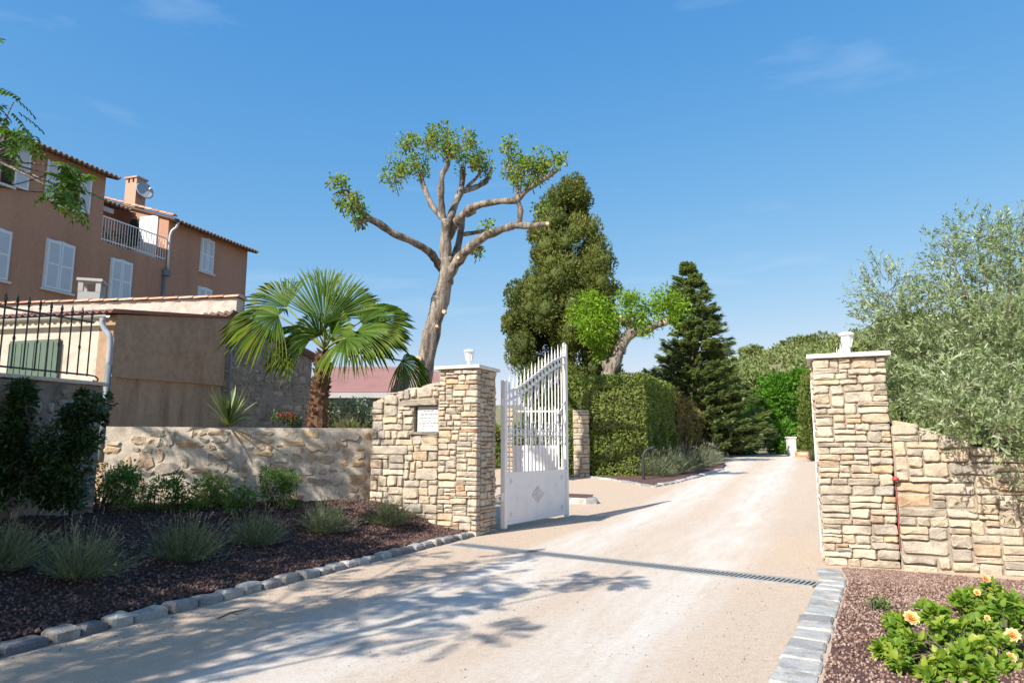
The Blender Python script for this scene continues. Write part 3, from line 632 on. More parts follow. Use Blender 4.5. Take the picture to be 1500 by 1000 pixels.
# ------------------------------------------------------------------ white iron gate
GW, GZ0, GPAN = 2.52, .07, .94
def grail(x):                                                       # height of the lower curved rail
    t = x/GW; e = t*t*(3-2*t); return 2.16+.92*(.35*t+.65*e)
def make_gate(loc, ang, label):
    g_ = thing('gate_leaf', loc, label, 'gate', 'white iron gate leaves'); g_.rotation_euler = (0, 0, ang)
    X, Y_, Z_ = Vector((1, 0, 0)), Vector((0, 1, 0)), ZU
    MB().box((0, -.045, .02), X*.085, Y_*.09, Z_*2.52).build('hinge_post', 'white', g_, True, bevel=.006)
    fp = MB().box((GW-.075, -.04, .02), X*.075, Y_*.08, Z_*3.46).build('free_post', 'white', g_, True, bevel=.006)
    curl = [Vector((GW-.04+.10*math.cos(a)*(1-a/9)-.03, 0, 3.40+.10*math.sin(a)*(1-a/9)+.03)) for a in [0, .5, 1, 1.6, 2.2, 2.8, 3.4, 4.0]]
    MB().tube(curl, .011, 6).build('curl', 'white', fp, True, True)
    for hz in (.55, 2.15): MB().tube([(-.02, 0, hz-.07), (-.02, 0, hz+.07)], .022, 8).build('hinge', 'white', g_, True)
    MB().box((.085, -.022, GZ0), X*(GW-.16), Y_*.044, Z_*.06).build('bottom_rail', 'white', g_, True, bevel=.004)
    MB().box((.085, -.022, GPAN-.03), X*(GW-.16), Y_*.044, Z_*.045).build('mid_rail', 'white', g_, True, bevel=.004)
    pn = MB().box((.085, -.008, GZ0+.06), X*(GW-.16), Y_*.016, Z_*(GPAN-GZ0-.09)).build('sheet_panel', 'panel_white', g_, True)
    cx, cz = GW/2, (GPAN+GZ0)/2+.02
    for sg in (-1, 1):
        y = sg*.012
        MB().prism([(cx-.24, y, cz), (cx, y, cz-.15), (cx+.24, y, cz), (cx, y, cz+.15)], (0, sg*.010, 0)).build('diamond', 'ornament', pn, True, bevel=.004)
        MB().prism([(cx-.13, y+sg*.0105, cz), (cx, y+sg*.0105, cz-.085), (cx+.13, y+sg*.0105, cz), (cx, y+sg*.0105, cz+.085)], (0, sg*.010, 0)).build('diamond', 'ornament', pn, True, bevel=.004)
        for ax_ in (.26, GW-.26):
            for az_ in (GZ0+.17, GPAN-.14):
                MB().tube([(ax_, sg*.007, az_), (ax_, sg*.020, az_)], [.05, .038], 10).build('rosette', 'ornament', pn, True)
    for off, nm in ((0, 'curved_rail'), (.15, 'curved_rail')):
        pts = [Vector((x, 0, grail(x)+off)) for x in lin(.06, GW-.05, 22)]
        vs_ = []; 
        for p in pts: vs_ += [p+Vector((0, -.02, -.016)), p+Vector((0, .02, -.016)), p+Vector((0, .02, .016)), p+Vector((0, -.02, .016))]
        fs = [(i*4+j, i*4+(j+1) % 4, (i+1)*4+(j+1) % 4, (i+1)*4+j) for i in range(len(pts)-1) for j in range(4)]+[(0, 1, 2, 3), tuple(range(len(vs_)-4, len(vs_)))]
        MB().add(vs_, fs).build(nm, 'white', g_, True)
    nb = 16
    for i in range(nb):
        x = .085+(GW-.165)*(i+1)/(nb+1); zt = grail(x)+.15
        br = MB().tube([(x, 0, GPAN), (x, 0, zt+.05)], .0125, 6).build('bar', 'white', g_, True)
        t_ = .16 if i % 2 else .23
        MB().lathe((x, 0, zt+.02), [(.013, 0), (.024, .02), (.013, .04), (.020, .065), (.011, t_*.75), (.002, t_+.05)], 6).build('spear_tip', 'white', br, True)
        MB().lathe((x, 0, 1.62+.015*(i % 2)), [(.013, 0), (.026, .02), (.026, .05), (.013, .07)], 8).build('collar', 'white', br, True)
    pitch = (GW-.165)/(nb+1)
    for i in range(nb-1):
        x = .085+pitch*(i+1.5)
        for z in (1.655, ) if i % 2 else (1.655, 1.80, 1.51):
            MB().tube([(x+pitch*.36*math.cos(a), 0, z+pitch*.42*math.sin(a)) for a in lin(0, 6.28, 10)], .009, 5, False).build('ring', 'white', g_, True)
        z = grail(x)+.075
        MB().tube([(x+.055*math.cos(a), 0, z+.055*math.sin(a)) for a in lin(0, 6.28, 10)], .009, 5, False).build('ring', 'white', g_, True)
    sw = [(GW-.07, 0, 2.32), (GW-.16, 0, 2.22), (GW-.30, 0, 2.08), (GW-.42, 0, 2.02), (GW-.47, 0, 1.94), (GW-.42, 0, 1.87), (GW-.35, 0, 1.90)]
    MB().tube(smooth_path(sw, 3), .016, 6).build('scroll_bracket', 'white', g_, True, True)
    sw = [(GW-.30, 0, 2.08), (GW-.18, 0, 1.98), (GW-.10, 0, 1.80), (GW-.08, 0, 1.55), (GW-.12, 0, 1.45)]
    MB().tube(smooth_path(sw, 3), .016, 6).build('scroll_bracket', 'white', g_, True, True)
    for i in range(1, nb-1, 2):                                     # paired C-scrolls hanging under the curved rail
        x = .085+pitch*(i+1.5); z = grail(x)-.05
        for sg in (-1, 1):
            sp2 = [(x+sg*(.012+.045*math.sin(a*.5)*(1-a/14)), 0, z-.26*(a/7.0)-.03*math.sin(a)) for a in lin(0, 7, 14)]
            MB().tube(sp2, .008, 5, False).build('scroll', 'white', g_, True)
    MB().box((GW-.20, -.03, .98), X*.10, Y_*.06, Z_*.18).build('lock_box', 'white', g_, True, bevel=.004)
    return g_
def rz_of(d): return math.atan2(d.y, d.x)
d_ = (V*math.cos(.125)+U*math.sin(.125)); make_gate(W(LC+.10, LV+LD+.07, .03), rz_of(d_), 'white iron gate leaf with spear bars, standing open beside the left pillar')
d_ = (V*math.cos(.225)+U*math.sin(.225)); make_gate(W(RC+.008, RV+RD+.06, .03), rz_of(d_), 'white iron gate leaf almost hidden behind the right pillar').scale.z = .90
# ------------------------------------------------------------------ rendered rubble planter wall
pw = thing('planter_wall', (PWR+PWL)/2, 'low rendered rubble wall holding the palm bed', 'wall')
pd = PWR-PWL; PL = pd.length; pd.normalize(); pn_ = Vector((pd.y, -pd.x, 0))
def rough_slab(o, sd, nd, L_, z0, z1, th, amp, name, mat, parent, ks=40, kz=12, topf=None):
    v = []; f = []
    for i in range(ks+1):
        for j in range(kz+1):
            s = L_*i/ks; zt = topf(s) if topf else z1; z = z0+(zt-z0)*j/kz
            q = o+sd*s; a = amp*noise.noise(Vector((q.x*4, q.y*4, z*4)))+amp*.5*noise.noise(Vector((q.x*11, q.y*11, z*11)))
            p = q+nd*a+ZU*(z+(amp*.8*noise.noise(Vector((q.x*3, q.y*3, 9))) if j == kz else 0)); v.append(tuple(p))
    f = [(i*(kz+1)+j, (i+1)*(kz+1)+j, (i+1)*(kz+1)+j+1, i*(kz+1)+j+1) for i in range(ks) for j in range(kz)]
    nv = len(v)
    for i in range(ks+1):
        q = Vector(v[i*(kz+1)+kz])-nd*th; v.append(tuple(q))
    for i in range(ks+1):
        q = Vector(v[i*(kz+1)])-nd*th; v.append(tuple(q))
    for i in range(ks):
        f.append((i*(kz+1)+kz, (i+1)*(kz+1)+kz, nv+i+1, nv+i)); f.append((nv+i, nv+i+1, nv+ks+2+i, nv+ks+1+i))
    f.append(tuple(j for j in range(kz+1))[::-1]+() if False else (0, kz, nv, nv+ks+1)); f.append((ks*(kz+1), ks*(kz+1)+kz, nv+ks, nv+2*ks+1))
    me = bpy.data.meshes.new(name); me.from_pydata(v, [], f); me.update(); return link(name, me, mat, parent)
rough_slab(PWL, pd, pn_, PL, -.05, PWZ, .42, .007, 'rendered_face', 'mortar_light', pw, 90, 34)
random.seed(21)
rects = pack(PL, lambda s: PWZ-.04, (.14, .46), (.10, .27), t_base=.30)
rects = [r_ for r_ in rects if random.random() < .72]
lay(pw, rects, PF(PWL, pd, pn_), 'stone_flush', gap=.022, proud=(.008, .018), depth=.05, bev=.010, rough=1.4, round_=.32)
so_ = loft('palm_bed_soil', pl_fn([PWL-pn_*.3, PWR-pn_*.3]), pl_fn([PWL-pn_*.3+Vector((0, 1.1, 0)), PWR-pn_*4]), 8, lambda t, p: PWZ-.10+.08*t+.03*noise.noise(Vector((p.x*2, p.y*2, 1))), 'soil', 16); tag(so_, 'raised soil of the palm bed behind the rendered wall', kind='structure')
# ------------------------------------------------------------------ lean-to annex and stone gable
random.seed(31)
T0 = at(163, 548, 13.0); TN = U
def th_(px, py): return hit(px, py, T0, TN)
def vof(p): return (p-T0).dot(V)
vt = vof(th_(330, 520)); v2 = vof(th_(459, 520)); TB = Vector((T0.x, T0.y, 0))
zf = th_(163, 459).z; zr_ = th_(330, 466).z; zbl = th_(163, 549).z; zbr = th_(330, 563).z
an = thing('annex_building', TB, 'low annex with tan rendered side wall, corrugated lean-to roof and tile-coped parapet', 'building')
EL = at(-60, 459, 14.0); EL.z = 0                                    # far left end of its front
ed = (EL-TB); EW = ed.length; ed.normalize(); en = Vector((-ed.y, ed.x, 0)); en = en if en.y < 0 else -en
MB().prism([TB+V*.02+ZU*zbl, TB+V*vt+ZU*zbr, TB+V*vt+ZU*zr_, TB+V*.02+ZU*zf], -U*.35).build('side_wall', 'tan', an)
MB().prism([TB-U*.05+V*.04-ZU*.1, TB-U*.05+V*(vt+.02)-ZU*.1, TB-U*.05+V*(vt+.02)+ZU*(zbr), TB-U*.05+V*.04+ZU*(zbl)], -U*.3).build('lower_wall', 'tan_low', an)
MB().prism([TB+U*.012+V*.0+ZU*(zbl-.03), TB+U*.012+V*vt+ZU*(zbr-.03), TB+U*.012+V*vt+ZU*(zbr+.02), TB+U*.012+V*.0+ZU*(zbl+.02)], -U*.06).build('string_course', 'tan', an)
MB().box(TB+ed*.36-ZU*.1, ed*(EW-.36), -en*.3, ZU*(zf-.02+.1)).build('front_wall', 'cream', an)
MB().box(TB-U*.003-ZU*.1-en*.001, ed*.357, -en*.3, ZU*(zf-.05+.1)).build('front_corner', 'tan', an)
# green shutters on the front
p0, p1 = hit(17, 500, TB+en*.02, en), hit(85, 552, TB+en*.02, en)
MB().box(Vector((p0.x, p0.y, p1.z-.5)), (Vector((p1.x, p1.y, 0))-Vector((p0.x, p0.y, 0))), en*.035, ZU*(p0.z-p1.z+.5)).build('shutter', 'greenpaint', an, bevel=.005)
for k in range(9):
    q0 = Vector((p0.x, p0.y, 0)).lerp(Vector((p1.x, p1.y, 0)), k/8)
    MB().box(Vector((q0.x, q0.y, p1.z-.45))+en*.036, ed*-.012, en*.012, ZU*(p0.z-p1.z+.40)).build('board_batten', 'greenpaint', an)
def corrugated(parent, name, a0, a1, b0, b1, pitch_, amp, mat, th=.02, k=8):
    """sheet from the eave line a0-a1 up to the line b0-b1 with rolls running up the slope"""
    L_ = (a1-a0).length; n = int(L_/pitch_)*k; v = []; f = []
    up = (a1-a0).cross(b0-a0).normalized(); up = up if up.z > 0 else -up
    for i in range(n+1):
        t = i/n; h = amp*(.5+.5*math.cos(2*math.pi*i/k)); a, b_ = a0.lerp(a1, t)+up*h, b0.lerp(b1, t)+up*h
        v += [tuple(a), tuple(b_), tuple(a-up*th), tuple(b_-up*th)]
    for i in range(n):
        p, q = i*4, i*4+4; f += [(p, q, q+1, p+1), (p+2, p+3, q+3, q+2), (p, p+2, q+2, q), (p+1, q+1, q+3, p+3)]
    f += [(0, 1, 3, 2), (n*4, n*4+2, n*4+3, n*4+1)]
    me = bpy.data.meshes.new(name); me.from_pydata(v, [], f); me.update(); return link(name, me, mat, parent)
par0 = th_(346, 470)-U*.02; par1 = at(-60, 450, 16.4)
q0 = Vector((par0.x, par0.y, 0)); q1 = Vector((par1.x, par1.y, 0)); pz = at(345, 436, q0.y).z
corrugated(an, 'corrugated_roof', TB+U*.10+en*.16+ZU*(zf+.02), EL+en*.16+ZU*(zf+.06), q0+U*.06+ZU*(zr_+.04), q1+ZU*(zr_+.16), .15, .05, 'redroof')
gpts = [TB+U*.02+en*.21+ZU*(zf-.05), EL+en*.21+ZU*(zf-.0)]
mg = MB(); ga, gb = gpts; ring = []
for p in (ga, gb):
    for a in lin(math.pi, 2*math.pi, 6): ring.append(p+en*(.05*math.cos(a))+ZU*(.05*math.sin(a)))
mg.add(ring, [(i, i+1, 8+i, 7+i) for i in range(6)]); mg.build('gutter', 'zinc', an)
# parapet with tile coping
pdv = (q1-q0); PLn = pdv.length; pdv.normalize(); pnn = Vector((-pdv.y, pdv.x, 0)); pnn = pnn if pnn.y < 0 else -pnn
pzl = at(0, 447, (q0.lerp(q1, .85)).y).z
par = rough_slab(q1, -pdv, pnn, PLn, zr_-.4, pz, .32, .02, 'parapet', 'cream', an, 60, 8, topf=lambda s: pzl+(pz-pzl)*s/PLn)
s = -.06; k = 0
while s < PLn:
    Lt = .36; p = q0+pdv*s; zc = pz+(pzl-pz)*(s/PLn)+.0
    mt = MB(); rr = []
    for e, (r0, dz) in enumerate(((.24, .012), (.215, .0))):
        for a in lin(0, math.pi, 8): rr.append(p+pdv*(e*Lt*1.04)-pnn*.16+pnn*(r0*math.cos(a))+ZU*(zc+dz+.085*math.sin(a)+.005+random.uniform(-.003, .003)))
    mt.add(rr, [(i, i+1, 10+i, 9+i) for i in range(8)]+[tuple(range(9)), tuple(range(17, 8, -1))]); mt.build('coping_tile', 'tile', an); s += Lt
MB().box(q0+U*.05+pnn*.03+ZU*(zr_+.07), pdv*1.3, pnn*.05, ZU*.035).build('flashing', 'zinc', an)
# stone gable beyond
sa = thing('stone_annex', TB+V*(vt+v2)/2, 'rubble stone side wall with a tiled roof falling away behind the palm', 'building')
zg = th_(344, 464).z; ze = th_(458, 522).z
def sgt(s): return zg+(ze-zg)*s/(v2-vt)
rough_slab(TB+V*vt-U*.03, V, U, v2-vt, -.1, zg, .35, .03, 'wall', 'mortar_grey', sa, 40, 30, topf=sgt)
MB().box(TB+V*v2-U*.38-ZU*.1, -U*5, -V*.35, ZU*(ze+.1)).build('rear_wall', 'mortar_grey', sa)
rects = [r_ for r_ in pack(v2-vt, lambda s: sgt(s)-.05, (.14, .42), (.10, .24), t_base=1.2) if random.random() < .85]
lay(sa, rects, PF(TB+V*vt-U*.03, V, U), 'stone_grey', gap=.045, proud=(.012, .035), depth=.06, bev=.022, rough=1.6, round_=.30)
a0 = TB+V*(v2+.22)+U*.14+ZU*(ze-.06); b0 = TB+V*(vt-.0)+U*.14+ZU*(zg+.06)
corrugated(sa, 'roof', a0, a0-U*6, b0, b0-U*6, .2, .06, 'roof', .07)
dp = thing('drain_pipe', TB+V*(vt+.08), 'thin dark rain pipe between the tan wall and the stone gable', 'pipe')
MB().tube([TB+V*(vt+.10)+U*.06+ZU*(zr_-.1), TB+V*(vt+.10)+U*.06+ZU*1.5], .035, 8).build('pipe', 'pvc', dp, smooth=True)
dp2 = thing('drain_pipe', TB+en*.2, 'grey rain pipe with elbow at the corner of the tan wall', 'pipe')
e0 = TB+U*.02+en*.21+ed*.1+ZU*(zf-.11)
pp_ = [e0, e0-ZU*.10, e0+U*.06-ZU*.22-en*.03, e0+U*.14-ZU*.32-en*.06, e0+U*.16-ZU*.48-en*.08, e0+U*.16-ZU*.9-en*.08, e0+U*.16-ZU*2.6-en*.08]
MB().tube(smooth_path(pp_[:6], 4), .052, 10).build('elbow', 'dish', dp2, smooth=True)  # lighter grey than the pipe, painting in sunlight on the elbow
MB().tube([pp_[5]+ZU*.05, pp_[6]], .056, 10).build('pipe', 'pvc', dp2, smooth=True)
for z in (.3, 1.2): MB().tube([pp_[5]-ZU*z, pp_[5]-ZU*(z+.04)], .066, 10).build('bracket', 'pvc', dp2)
# concrete chimney cowl
cc_ = at(134, 430, 17.2); cw = thing('chimney_cowl', cc_, 'small square concrete chimney cowl behind the tile-coped parapet', 'chimney')
ca, cb = Vector((.95, .3, 0)).normalized(), Vector((-.3, .95, 0)).normalized()
MB().cbox(cc_-ZU*.25, ca*.24, cb*.24, ZU*.25).build('shaft', 'greywall', cw)
for sx in (-1, 1):
    for sy in (-1, 1): MB().cbox(cc_+ca*.19*sx+cb*.19*sy+ZU*.13, ca*.055, cb*.055, ZU*.13).build('corner_post', 'greywall', cw)
MB().cbox(cc_+ZU*.295, ca*.28, cb*.28, ZU*.035).build('lid', 'greywall', cw, bevel=.006)
# ------------------------------------------------------------------ dark rubble wall with iron railing
F0 = at(152, 560, 10.5); fz = F0.z; FB = Vector((F0.x, F0.y, 0)); FLn = 6.0
fw = thing('boundary_wall', FB-V*3, 'shaded rubble boundary wall under the iron railing at the left edge', 'wall')
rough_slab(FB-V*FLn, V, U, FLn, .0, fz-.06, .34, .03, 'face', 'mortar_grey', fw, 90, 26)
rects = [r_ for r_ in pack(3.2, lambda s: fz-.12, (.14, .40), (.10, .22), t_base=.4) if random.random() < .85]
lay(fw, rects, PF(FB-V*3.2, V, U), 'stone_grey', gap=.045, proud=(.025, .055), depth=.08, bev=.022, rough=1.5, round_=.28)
MB().box(FB-V*FLn+U*.05+ZU*(fz-.055), V*(FLn+.02), -U*.44, ZU*.055).build('coping', 'mortar_light', fw, bevel=.01)
rl = thing('iron_railing', FB-V*2-U*.15+ZU*fz, 'dark green iron railing with spear points on the shaded boundary wall', 'railing')
ro = FB-U*.17; zt_ = hit(140, 473, ro, U).z; zb_ = hit(138, 550, ro, U).z
for z in (zb_, zt_): MB().box(ro-V*FLn+ZU*(z-.012)-U*.018, V*(FLn-.12), U*.036, ZU*.024).build('rail', 'darkiron', rl)
for k in range(30):
    p = ro-V*(.15+.155*k)
    br = MB().tube([p+ZU*(fz-.0 if k % 8 == 4 else zb_-.02), p+ZU*(zt_+.08)], .011, 6).build('bar', 'darkiron', rl)
    MB().lathe(p+ZU*(zt_+.05), [(.011, 0), (.022, .02), (.012, .035), (.024, .065), (.002, .16)], 6).build('spear_tip', 'darkiron', br)
    if k % 2: MB().lathe(p+ZU*((zt_+zb_)/2), [(.011, -.04), (.022, 0), (.011, .04)], 6).build('collar', 'darkiron', br)
sc = [ro-V*.12+ZU*zb_, ro-V*.02+ZU*(zb_-.01), ro+V*.03+ZU*(zb_-.05), ro+ZU*(zb_-.09), ro-V*.05+ZU*(zb_-.07)]
MB().tube(smooth_path(sc, 3), .012, 6).build('scroll', 'darkiron', rl)
# ------------------------------------------------------------------ pink house
random.seed(41)
ha = math.atan((1100-750)/FPX); HD = Vector((math.sin(ha), math.cos(ha), 0)); HN = Vector((math.cos(ha), -math.sin(ha), 0))
H0 = at(95, 424, 25); H0.z = 0
def hh_(px, py): return hit(px, py, H0, HN)
def hs(px, py): return (hh_(px, py)-H0).dot(HD)
def HP(s, n, z): return H0+HD*s+HN*n+ZU*z
sA0, sA1 = -9.0, hs(152, 300); sB0, sB1 = hs(247, 330), hs(361, 400)
zA = hh_(152, 256).z; zB = hh_(300, 342).z; zT = hh_(195, 368).z
ho = thing('pink_house', HP(0, 0, 0), 'tall terracotta pink house with pale shutters, roof terrace and tiled eaves', 'house')
DP = 8.0
def hprism(poly, s0, s1, name, mat): return MB().prism([HP(s0, n, z) for n, z in poly], HD*(s1-s0)).build(name, mat, ho)
hprism([(0, -.5), (0, zA), (-DP/2, zA+1.25), (-DP, zA), (-DP, -.5)], sA0, sA1, 'wall', 'pink')
hprism([(0, -.5), (0, zT), (-DP, zT), (-DP, -.5)], sA1+.002, sB0-.002, 'wall', 'pink')
hprism([(0, -.5), (0, zB), (-DP/2, zB+1.25), (-DP, zB), (-DP, -.5)], sB0, sB1, 'wall', 'pink')
TS = 2.45                                                         # depth of the terrace
MB().box(HP(sA1+.002, -TS, zT+.002), HD*(sB0-sA1-.004), -HN*.25, ZU*(zB+.1-zT)).build('terrace_back_wall', 'pink', ho)
for nm, s0, s1, z in (('A', sA0, sA1+.28, zA), ('B', sB0-.12, sB1+.28, zB)):
    sl_ = 1.25/(DP/2)
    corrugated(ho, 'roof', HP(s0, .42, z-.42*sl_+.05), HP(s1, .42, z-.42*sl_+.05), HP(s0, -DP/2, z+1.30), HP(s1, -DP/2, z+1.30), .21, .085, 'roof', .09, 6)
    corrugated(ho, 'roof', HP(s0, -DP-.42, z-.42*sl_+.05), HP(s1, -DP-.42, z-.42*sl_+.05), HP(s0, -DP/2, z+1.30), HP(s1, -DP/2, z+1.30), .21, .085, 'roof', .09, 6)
# middle roof over the terrace back, with soffit
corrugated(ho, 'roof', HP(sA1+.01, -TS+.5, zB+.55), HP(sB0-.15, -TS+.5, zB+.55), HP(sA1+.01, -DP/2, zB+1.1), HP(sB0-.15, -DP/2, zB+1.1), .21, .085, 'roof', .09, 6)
# verge tiles on the sunlit end of the far block
sl_ = 1.25/(DP/2)
for k in range(11):
    n0 = .42-k*.40; zz = zB-n0*sl_+.20
    rr = []
    for e in (0, 1):
        for a in lin(0, math.pi, 6): rr.append(HP(sB0-.10+(.13-.015*e)*math.cos(a), n0-e*.43, zz+e*.43*sl_+.10*math.sin(a)-.012*e))
    MB().add(rr, [(i, i+1, 8+i, 7+i) for i in range(6)]+[tuple(range(7)), tuple(range(13, 6, -1))]).build('verge_tile', 'tile', ho)
def shutter_leaf(s0, s1, z0, z1, n, arch=0, name='shutter', par=None):
    t = .045; f = MB(); mid = z0+(z1-z0)*.52; fr = .07
    o = MB().prism([HP(s0, n, z0), HP(s1, n, z0), HP(s1, n, z1+arch[1]), HP(s0, n, z1+arch[0])] if arch else [HP(s0, n, z0), HP(s1, n, z0), HP(s1, n, z1), HP(s0, n, z1)], HN*t).build(name, 'shutter', par or ho)
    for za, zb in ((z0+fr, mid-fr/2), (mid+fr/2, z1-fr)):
        MB().box(HP(s0+fr, n+t+.001, za), HD*(s1-s0-2*fr), HN*.006, ZU*(zb-za)).build('panel', 'recess_shade', o)
    return o
def closed_window(x0, y0, x1, y1):
    s0, s1 = hs(x0, (y0+y1)/2), hs(x1, (y0+y1)/2); z1 = hh_((x0+x1)/2, (y0+y1)/2).z
    pt, pb = hh_(x0, y0), hh_(x0, y1); z1, z0 = pt.z, pb.z; sm = (s0+s1)/2
    wn = MB().box(HP(s0-.05, .002, z0-.02), HD*(s1-s0+.1), HN*.028, ZU*(z1-z0+.07)).build('window', 'sill', ho)
    shutter_leaf(s0, sm-.008, z0, z1, .032, (0, .07), par=wn); shutter_leaf(sm+.008, s1, z0, z1, .032, (.07, 0), par=wn)
    MB().box(HP(s0-.12, .003, z0-.10), HD*(s1-s0+.24), HN*.11, ZU*.075).build('sill', 'sill', wn)
closed_window(66, 350, 106, 421); closed_window(161, 378, 191, 440); closed_window(294, 348, 312, 396); closed_window(289, 420, 308, 470); closed_window(-32, 328, 13, 402)
def open_window(xo0, xo1, yt, yb, sh):                              # dark sheet painted for the shaded opening, both shutters folded back
    pt, pb = hh_(xo0, yt), hh_(xo0, yb); s0, s1 = hs(xo0, (yt+yb)/2), hs(xo1, (yt+yb)/2); z0, z1 = pb.z, pt.z
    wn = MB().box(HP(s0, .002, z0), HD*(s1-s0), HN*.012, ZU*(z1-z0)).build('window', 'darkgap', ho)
    for a, b_ in ((s0-.09, s0), (s1, s1+.09)): MB().box(HP(a, .003, z0), HD*(b_-a), HN*.06, ZU*(z1-z0)).build('jamb', 'pink', wn)
    for a, b_ in sh: shutter_leaf(hs(a, (yt+yb)/2), hs(b_, (yt+yb)/2), z0+.02, z1-.02, .03, par=wn)
    MB().box(HP(s0-.1, .003, z0-.10), HD*(s1-s0+.2), HN*.12, ZU*.08).build('sill', 'sill', wn)
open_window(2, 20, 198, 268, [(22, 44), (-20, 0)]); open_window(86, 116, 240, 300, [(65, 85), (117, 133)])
# terrace railing, door shutter, door
zr0 = zT+.03; zr1 = zr0+.95
rg_ = MB().box(HP(sA1+.02, .0, zr1), HD*(sB0-sA1-.06), -HN*.04, ZU*.045).build('terrace_railing', 'white', ho)
MB().box(HP(sA1+.02, .0, zr0+.06), HD*(sB0-sA1-.06), -HN*.035, ZU*.035).build('rail', 'white', rg_)
nb = 24
for k in range(nb+1):
    MB().box(HP(sA1+.03+(sB0-sA1-.09)*k/nb, -.01, zr0-.03), HD*.018, -HN*.018, ZU*.99).build('bar', 'white', rg_)
ds = sB0-.012
MB().prism([HP(ds, -.55, zT+.04), HP(ds, -1.55, zT+.04), HP(ds, -1.55, zT+2.10), HP(ds, -.55, zT+2.10)], -HD*.05).build('terrace_shutter', 'white', ho)
MB().prism([HP(ds, -1.60, zT+.04), HP(ds, -2.10, zT+.04), HP(ds, -2.10, zT+2.05), HP(ds, -1.60, zT+2.05)], -HD*.02).build('terrace_door', 'darkgap', ho)
MB().box(HP(sA1+.4, -TS+.004, zT+.04), HD*.9, HN*.03, ZU*2.0).build('terrace_door', 'darkgap', ho)
MB().prism([HP(sA1+.05, -TS+.1, zB+.35), HP(sA1+.05, -TS+1.1, zB+.08), HP(sA1+.05, -TS+1.1, zB-.12), HP(sA1+.05, -TS+1.05, zB+.02)], HD*1.6).build('awning', 'cream', ho)
# terrace planters seen through the railing
for k in range(4):
    p = HP(sA1+.3+.55*k, -.45, zT+.02); t = thing('terrace_plant', p, ['leafy pot plant at the left end of the house terrace', 'second pot plant from the left behind the terrace railing', 'third pot plant from the left behind the terrace railing', 'pot plant nearest the white door on the house terrace'][k], 'plant', 'pot plants on the terrace')
    MB().lathe((0, 0, 0), [(.10, 0), (.15, .28), (.16, .30), (.13, .29)], 10).build('pot', 'tile', t, True)
    P_, A_, _ = clump_leaves([(0, 0, .45)], [.24], 70, .3); link('foliage', leaf_mesh('foliage', P_, A_, rand_dirs(70), .12, .05, RNG.random(70)), 'l_dark', t, True)
# house rain pipes
rp_ = [HP(sB0+.12, .40, zB-.12), HP(sB0+.12, .30, zB-.35), HP(sB0+.04, .08, zB-.7), HP(sB0+.04, .08, zT-.4)]
MB().tube(smooth_path(rp_, 3), .055, 8).build('rain_pipe', 'zinc', ho, smooth=True)
MB().tube([HP(sB0-.10, .08, zT-.4), HP(sB0-.10, .08, 2)], .06, 8).build('rain_pipe', 'pvc', ho, smooth=True)
MB().cbox(HP(sB0-.03, .09, zT-.5), HD*.16, HN*.09, ZU*.12).build('hopper', 'pvc', ho)
# chimney
ch = hit(191, 280, HP(sB0+.5, 0, 0), HD); cn = (ch-H0).dot(HN)
cs0 = sB0+.5; zc0 = hit(191, 297, HP(cs0, 0, 0), HD).z-1.0; zc1 = hit(191, 259, HP(cs0, 0, 0), HD).z
chm = MB().box(HP(cs0, cn-.32, zc0), HD*.55, HN*.64, ZU*(zc1-.28-zc0)).build('chimney', 'pink_sunlit', ho)
for a in (-.32, -.07, .18): MB().box(HP(cs0, cn+a, zc1-.279), HD*.55, HN*.14, ZU*.2).build('chimney_pier', 'pink_sunlit', chm)
MB().box(HP(cs0+.07, cn-.25, zc1-.278), HD*.41, HN*.5, ZU*.1985).build('flue', 'darkgap', chm)
MB().box(HP(cs0-.05, cn-.37, zc1-.078), HD*.65, HN*.74, ZU*.078).build('chimney_cap', 'pink_sunlit', chm)
for pts_ in ([(-30, 282), (30, 268), (66, 257)], [(-30, 268), (20, 278), (64, 282), (100, 276)]):    # loose cables on the upper wall
    MB().tube(smooth_path([hh_(*q)+HN*.10 for q in pts_], 4), .013, 5).build('cable', 'darkgap', ho)
# satellite dish
dc = hit(212, 279, HP(cs0+.3, 0, 0), HD); dsh = thing('satellite_dish', dc, 'grey satellite dish beside the house chimney', 'satellite dish')
axd = (Vector((.75, -.55, .35))).normalized(); e1 = axd.cross(ZU).normalized(); e2 = e1.cross(axd)
mdv = []; 
for i in range(6):
    r_ = .42*i/5
    for j in range(20): a = j*math.pi/10; mdv.append(dc+e1*r_*math.cos(a)*.92+e2*r_*math.sin(a)*1.05+axd*(r_*r_*.45-.05))
mdf = [(i*20+j, i*20+(j+1) % 20, (i+1)*20+(j+1) % 20, (i+1)*20+j) for i in range(5) for j in range(20)]
od = MB().add(mdv, mdf).build('reflector', 'dish', dsh, smooth=True); md = od.modifiers.new('t', 'SOLIDIFY'); md.thickness = .02
MB().tube([dc-e2*.40+axd*.03, dc-e2*.22+axd*.45], .015, 6).build('feed_arm', 'dish', dsh)
MB().cbox(dc-e2*.20+axd*.46, e1*.035, e2*.035, axd*.06).build('feed_horn', 'white', dsh)
MB().tube([dc-axd*.06, HP(cs0+.3, cn+.32, dc.z-.1)], .025, 6).build('mount', 'dish', dsh)
